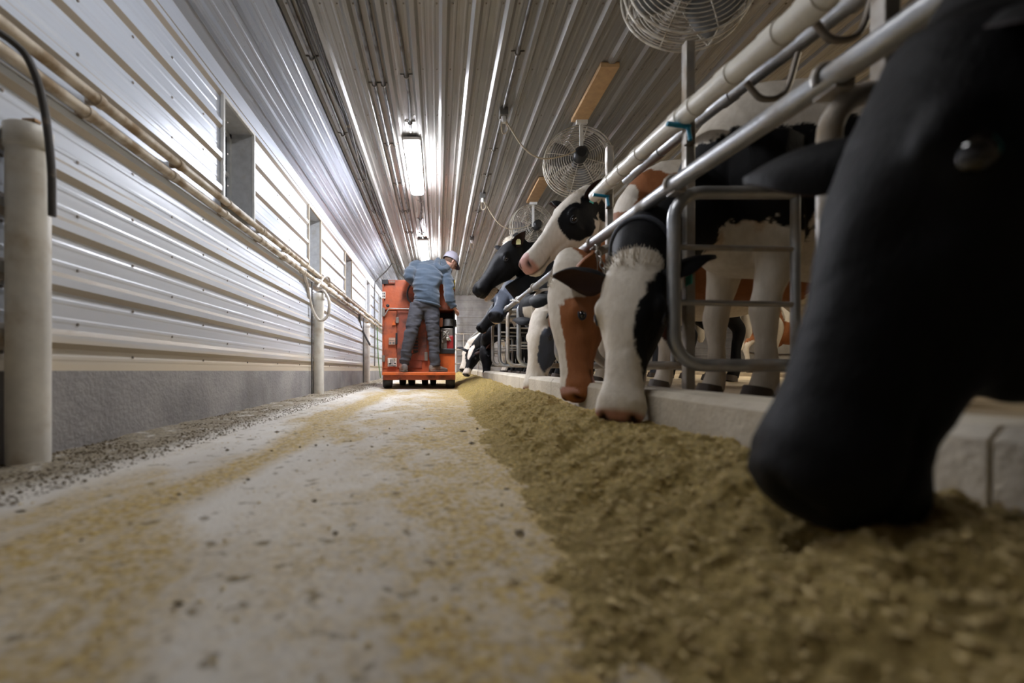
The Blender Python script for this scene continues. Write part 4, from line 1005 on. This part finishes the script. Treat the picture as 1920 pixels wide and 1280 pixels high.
decal(848.5, 547, 853, 557, WP, 'small white sticker', [(.2, .2, .4, .8), (.6, .2, .8, .8)], .015)
# perforated step ladder strip behind the legs
mb = MB()
for k in range(9): mb.box(Q(775, 660-6*k, D-.005), Q(784, 657-6*k, D+.02))
mb.build('louvre', 'black', cart)
MB().tube(spline([Q(782, 660, D-.06), Q(776, 662, D-.1), Q(770, 664, D-.08)], 5), .006, 6).build('pedal', 'black', cart)
# hose loop
MB().tube(spline([Q(778, 529, D+.03), Q(770, 533, D-.02), Q(764, 546, D-.02), Q(765, 560, D-.02), Q(772, 568, D+.0), Q(780, 572, D+.04)], 6), .013, 10).build('hydraulic_hose', 'black', cart)
# engine
eng = MB(); ec = Q(843, 620, D+.18)
eng.tube([Q(842, 612, D+.15), Q(842, 600, D+.15)], [.11, .105], 18); eng.tube([Q(842, 600, D+.15), Q(842, 598, D+.15)], [.105, .06], 18)
en = eng.build('air_filter', 'conduit', cart)
eb = MB(); eb.box(Q(826, 655, D+.06), Q(849, 618, D+.32)); eb.build('engine_block', 'screw', cart, .015)
rd = MB(); rd.box(Q(838, 655, D+.03), Q(850, 630, D+.2)); rd.build('engine_cover', simple('red_paint', (.30, .02, .02), .4), cart, .02)
cpp = MB(); cpp.box(Q(824, 612, D+.05), Q(830, 598, D+.2)); cpp.build('copper_plate', simple('copper_tone', (.55, .22, .12), .4, .4), cart, .006)
wt = MB()
for k in range(9):
    rr_ = random.Random(k); p0 = Q(826+rr_.random()*20, 622+rr_.random()*18, D+.03); p1 = Q(826+rr_.random()*20, 618+rr_.random()*22, D+.03)
    wt.tube(spline([p0, (p0+p1)/2+Vector((0, -.04, rr_.uniform(-.05, .05))), p1], 5), .007+.006*rr_.random(), 7)
wt.build('engine_fittings', simple('light_alloy', (.55, .52, .46), .4, .5, (.1, .08, .06), 20), cart)
MB().box(Q(823, 663, D+.01), Q(851, 655, D+.3)).build('engine_bed', 'black', cart, .01)
# platform
zp0, zp1 = Q(0, 709.5, 6.05).z, Q(0, 697, 6.05).z
mb = MB(); mb.box((Q(716.5, 0, 6.05).x, 6.03, zp1-.045), (Q(854, 0, 6.05).x, D+.06, zp1)); mb.build('step_platform', ORG2, cart, .008)
mb = MB(); mb.box((Q(718, 0, 6.08).x, 6.1, zp0-.02), (Q(854, 0, 6.08).x, 6.14, zp1-.04)); mb.build('skirt', ORG, cart, .006)
mb = MB(); mb.box((xl+.02, D, zp0-.02), (xr-.02, yb1-.03, zb-.02)); mb.build('chassis', RUST, cart, .01)
# wheels
def wheel(x0, x1, d, rad):
    c0 = Vector((x0, d, G(d)+rad+.004)); c1 = Vector((x1, d, G(d)+rad+.004)); w_ = x1-x0
    e = MB(); e.tube([c0, c0+Vector((w_*.12, 0, 0)), c0+Vector((w_*.88, 0, 0)), c1], [rad*.86, rad, rad, rad*.86], 28)
    o = e.build('wheel', 'black', cart)
    for k in (.35, .62): pass
    MB().tube([c0-Vector((.004, 0, 0)), c0+Vector((.01, 0, 0))], [rad*.5, rad*.5], 18).build('hub', ORG, o)
    return o
for a, b in ((145, 207), (588, 652)): wheel(Q(680+a*.2655, 0, 6.25).x, Q(680+b*.2655, 0, 6.25).x, 6.28, .10)
for a, b in ((260, 305), (322, 370), (418, 462), (477, 520)): wheel(Q(680+a*.2655, 0, 7.2).x, Q(680+b*.2655, 0, 7.2).x, 7.25, .115)
for o in list(bpy.data.objects):
    if o.name.startswith('hub') and o.parent and o.parent.name.startswith('wheel'):
        pass

# ================================================================== PERSON
def remeshed(mb, name, mat, parent, voxel, iters=3, disp=None):
    tmp = bpy.data.objects.new('tmp', mb.mesh('tmp')); C.objects.link(tmp)
    rm = tmp.modifiers.new('r', 'REMESH'); rm.mode = 'VOXEL'; rm.voxel_size = voxel; rm.use_smooth_shade = True
    smm = tmp.modifiers.new('s', 'SMOOTH'); smm.factor = .5; smm.iterations = iters
    dg = bpy.context.evaluated_depsgraph_get(); dg.update()
    me = bpy.data.meshes.new_from_object(tmp.evaluated_get(dg), depsgraph=dg); bpy.data.objects.remove(tmp)
    nv = len(me.vertices); co = np.empty(nv*3, 'f'); me.vertices.foreach_get('co', co); co = co.reshape(-1, 3).astype(float)
    if disp:
        nn_ = np.empty(nv*3, 'f'); me.vertices.foreach_get('normal', nn_); co = co+nn_.reshape(-1, 3)*disp(co)[:, None]
    co -= np.array(world_loc(parent)); me.vertices.foreach_set('co', co.astype('f').ravel())
    me.materials.clear(); me.materials.append(M[mat] if isinstance(mat, str) else mat); me.update()
    o = bpy.data.objects.new(name, me); C.objects.link(o); o.parent = parent; return o
SKIN = simple('skin', (.50, .28, .21), .5)
HOOD = simple('blue_grey_hoodie', (.035, .053, .078), .9, 0, (.029, .045, .067), 5, .4, .8, .3, 220, sheen=.3)
JEAN = simple('dark_grey_trousers', (.052, .052, .062), .85, 0, (.062, .06, .066), 6, .45, .8, .3, 200)
SHOE = simple('dusty_work_shoe', (.10, .08, .07), .7, 0, (.28, .22, .17), 9, .45, .7)
CAP = simple('grey_lilac_cap', (.34, .32, .38), .85)
d0 = 6.14
man = empty('person', P(790, 697, d0), 'person stooping on the cart step in blue-grey hoodie and dark trousers', 'person')
V = lambda px, py, d=d0: P(px, py, d)
hipL, hipR = V(784, 572, 6.12), V(808, 572, 6.12)
knL, knR = V(769, 633, 6.10), V(813, 632, 6.12)
anL, anR = V(757, 681, 6.16), V(816, 683, 6.14)
shL, shR = V(778, 500, 6.22), V(833, 508, 6.24)
neck = V(832, 497, 6.30); headc = V(846, 489, 6.36)
elL, wrL = V(767, 517, 6.06), V(778, 533, 6.27)
elR, wrR = V(842, 556, 6.08), V(851, 576, 6.10)
waist = V(800, 560, 6.10); chest = V(808, 515, 6.22)
zoff = Vector((0, 0, 1))
# body: one continuous skin under the clothes
mb = MB()
mb.tube([hipL, knL, anL], [.085, .06, .042], 12); mb.tube([hipR, knR, anR], [.085, .06, .042], 12)
for h, a in ((-1, anL), (1, anR)): mb.tube([a+Vector((0, .0, -.01)), a+Vector((.04*h, .06, -.06))], [.04, .035], 10)
mb.tube([waist+Vector((0, 0, -.06)), waist, chest, (shL+shR)/2], [.105, .10, .12, .09], 16)
mb.tube([shL, shR], .07, 12)
mb.tube([shL, elL, wrL], [.06, .042, .03], 12); mb.tube([shR, elR, wrR], [.06, .042, .03], 12)
mb.tube([(shL+shR)/2+Vector((.03, 0, .01)), neck, headc+Vector((-.02, -.02, -.06))], [.07, .062, .055], 12)
# head with face turned right and down
fx = Vector((.62, .50, -.60)).normalized(); upv = Vector((.35, .25, .9)); upv = (upv-fx*upv.dot(fx)).normalized(); sd = upv.cross(fx)
RM = Matrix((fx, sd, upv)).transposed()
mb.ball(headc, (.098, .076, .108), 18, RM)
mb.ball(headc+fx*.035-upv*.06, (.055, .05, .055), 14, RM)       # jaw
mb.ball(headc+fx*.085-upv*.105, (.018, .022, .014), 10, RM)     # chin
mb.ball(headc+fx*.104-upv*.035, (.017, .012, .022), 10, RM)     # nose
for s in (-1, 1):
    mb.ball(headc+sd*s*.074-fx*.01-upv*.025, (.017, .01, .03), 10, RM)      # ears
    mb.ball(headc+sd*s*.03+fx*.085-upv*.005, (.012, .02, .008), 10, RM)      # brow
mb.ball(headc+fx*.088-upv*.073, (.014, .024, .006), 10, RM)      # mouth
# hands: palms and fingers
def hand(mb, wr, dirv, palmn, curl, side):
    dirv = Vector(dirv).normalized(); palmn = Vector(palmn); palmn = (palmn-dirv*palmn.dot(dirv)).normalized(); ac = dirv.cross(palmn)*side
    mb.loft([(wr, ac*.028, palmn*.02), (wr+dirv*.04, ac*.04, palmn*.018), (wr+dirv*.088, ac*.043, palmn*.015)], 12, 2.4)
    for k, ln in enumerate((.07, .08, .075, .058)):
        b = wr+dirv*.085+ac*(.032-.021*k); dd = dirv; pts = [b-dirv*.012, b]
        for q, f in enumerate((.45, .3, .25)):
            a = curl*(.5+.5*q); dd = (dd*math.cos(a)+palmn*math.sin(a)).normalized(); pts.append(pts[-1]+dd*ln*f)
        mb.tube(pts, [.0092, .0092, .0088, .008, .0065], 8)
    b = wr+dirv*.03+ac*.03; td = (dirv*.6+ac*.75+palmn*.3).normalized()
    mb.tube([b-ac*.01, b+td*.035, b+td*.035+(td+dirv+palmn*.5).normalized()*.03], [.013, .0105, .008], 8)
hand(mb, wrL, (.25, .9, -.1), (0, .1, -1), .55, 1)
hand(mb, wrR, (.45, .75, -.45), (-.2, .3, -1), .6, -1)
body = remeshed(mb, 'body', SKIN, man, .0055, 2)
for s in (-1, 1): MB().ball(headc+sd*s*.03+fx*.09-upv*.018, .0095, 10).build('eye', 'eye', man)
# trousers
def folds(seed, sc, amp):
    def f(co):
        h = co[:, 0]*.8+co[:, 1]*.5
        a = vnoise(h*.55+co[:, 2]*.35, co[:, 2]*1.1-h*.25, sc*1.2, 2, seed)-.5
        b = 1-2*np.abs(vnoise(h*.5-co[:, 2]*.5+3, co[:, 2]*1.3+h*.4, sc*1.7, 2, seed+1)-.5)
        return a*amp+(b-.75)*amp*.8
    return f
mb = MB()
seat = (hipL+hipR)/2
mb.loft([(waist+Vector((.0, .0, .06)), (.142, 0, .015), (0, .115, 0)), (seat+Vector((.0, -.01, .05)), (.165, 0, .01), (0, .135, 0)), (seat+Vector((0, 0, -.02)), (.168, 0, 0), (0, .135, 0)), (seat+Vector((0, 0, -.08)), (.13, 0, 0), (0, .10, 0))], 24, 2.3)
for h, k_, a in ((hipL, knL, anL), (hipR, knR, anR)):
    pts = spline([h+Vector((0, 0, 0)), h.lerp(k_, .5)+Vector((0, -.012, 0)), k_, k_.lerp(a, .5)+Vector((0, -.01, 0)), a+Vector((0, 0, -.015))], 5)
    mb.tube(pts, list(np.interp(np.linspace(0, 4, len(pts)), range(5), [.112, .098, .080, .077, .072])), 20)
remeshed(mb, 'trousers', JEAN, man, .009, 3, folds(31, 8, .026))
# hoodie
mb = MB()
hem = waist+Vector((-.005, 0, .0))
mb.loft([(hem+Vector((.01, 0, -.06)), (.162, 0, -.035), (0, .130, 0)), (hem+Vector((.005, 0, .035)), (.182, 0, -.03), (0, .142, 0)), (V(800, 535, 6.12), (.188, 0, -.02), (0, .15, 0)), (V(804, 515, 6.18), (.205, 0, -.02), (0, .15, 0)),
         (V(806, 502, 6.23), (.20, 0, -.04), (0, .135, 0)), (V(808, 494, 6.27), (.15, 0, -.03), (0, .09, 0)), (V(810, 489, 6.3), (.08, 0, -.02), (0, .05, 0))], 28, 2.4)
mb.tube(spline([shL+Vector((.05, .02, 0)), shL+Vector((-.005, 0, 0)), shL.lerp(elL, .55)+Vector((-.012, -.02, 0)), elL, elL.lerp(wrL, .6), wrL], 4), list(np.interp(np.linspace(0, 5, 21), range(6), [.10, .088, .074, .068, .055, .045])), 18)
mb.tube(spline([shR+Vector((-.05, .0, .01)), shR, shR.lerp(elR, .5)+Vector((.02, -.01, 0)), elR, elR.lerp(wrR, .6), wrR], 4), list(np.interp(np.linspace(0, 5, 21), range(6), [.11, .095, .082, .074, .058, .047])), 18)
mb.tube([V(822, 498, 6.26), V(834, 496, 6.30)], [.09, .075], 16)
hoodie = remeshed(mb, 'hoodie', HOOD, man, .009, 3, folds(41, 6, .030))
# waistband and cuffs as ribbing, hood roll behind the neck
ring = [hem+Vector((.010, 0, -.062))+Vector((.166, 0, -.036))*math.cos(q*math.pi/20)+Vector((0, .134, 0))*math.sin(q*math.pi/20) for q in range(40)]
MB().tube(ring, .018, 10, closed=True).build('hem_band', HOOD, hoodie)
hd = MB(); hd.tube(spline([V(846, 505, 6.24), V(838, 511, 6.17), V(826, 509, 6.15), V(817, 500, 6.18), V(817, 491, 6.26), V(824, 486, 6.33)], 6), [.02]*2+[.035]*26+[.022]*3, 14)
hd.tube(spline([V(840, 501, 6.20), V(830, 505, 6.13), V(819, 498, 6.15), V(822, 487, 6.25)], 6), .045, 12)
hood = remeshed(hd, 'hood', HOOD, man, .008, 3, folds(51, 12, .012))
# cap
cp = MB(); vs = []; fs = []
capc = headc+upv*.016-fx*.012
for i in range(9):
    ph = -.45+(math.pi/2+.45)*i/8
    for k in range(24):
        th = 2*math.pi*k/24; dz = math.sin(ph) if ph > 0 else math.sin(ph)*(.5-.5*math.cos(th))
        vs.append(capc+(fx*.122*math.cos(th)+sd*.100*math.sin(th))*math.cos(max(ph, -.25))+upv*.122*dz)
for i in range(8):
    for k in range(24): fs.append((i*24+k, i*24+(k+1) % 24, (i+1)*24+(k+1) % 24, (i+1)*24+k))
cp.add(vs, fs); cap = cp.build('cap', CAP, man); sm_ = cap.modifiers.new('solid', 'SOLIDIFY'); sm_.thickness = .004
br = MB(); vs = []; fs = []
for i in range(6):
    for k in range(13):
        th = (-.5+k/12)*math.pi*.8; u_ = i/5
        r1 = 1+u_*.62*math.cos(th)**.6 if abs(th) < math.pi/2 else 1
        vs.append(capc+fx*.120*math.cos(th)*r1+sd*.098*math.sin(th)*(1+.05*u_)-upv*(.012*u_+.012*abs(math.sin(th))*u_))
for i in range(5):
    for k in range(12): fs.append((i*13+k, i*13+k+1, (i+1)*13+k+1, (i+1)*13+k))
br.add(vs, fs); brim = br.build('brim', simple('dark_cap_brim', (.04, .045, .06), .7), cap); sm_ = brim.modifiers.new('solid', 'SOLIDIFY'); sm_.thickness = .005
brim.data.transform(Matrix.Identity(4))
hr = MB(); hr.ball(headc-fx*.018-upv*.015, (.088, .079, .075), 16, RM); hr.build('hair', simple('brown_hair', (.09, .05, .03), .8), man)
# shoes
for a, dx, nm in ((anL, Vector((-.25, .97, 0)), 'L'), (anR, Vector((.85, .5, 0)), 'R')):
    zs = zp1+.001; dx.normalize(); sx = Vector((-dx.y, dx.x, 0)); c = Vector((a.x, a.y, zs))
    if nm == 'L': c = c-dx*.05
    secs = [(c-dx*.085+zoff*.045, sx*.028, zoff*.040), (c-dx*.06+zoff*.052, sx*.038, zoff*.050), (c+zoff*.055, sx*.041, zoff*.053), (c+dx*.06+zoff*.043, sx*.044, zoff*.041), (c+dx*.12+zoff*.033, sx*.05, zoff*.031), (c+dx*.165+zoff*.027, sx*.042, zoff*.025), (c+dx*.185+zoff*.022, sx*.022, zoff*.016)]
    so = MB().loft(secs, 20, 2.5).build('shoe', SHOE, man)
    so2 = [(c_-zoff*(c_.z-zs-.010), a_*1.06, zoff*.010) for c_, a_, b_ in secs]
    MB().loft(so2, 20, 3).build('sole', simple('shoe_sole', (.16, .14, .12), .8), so)
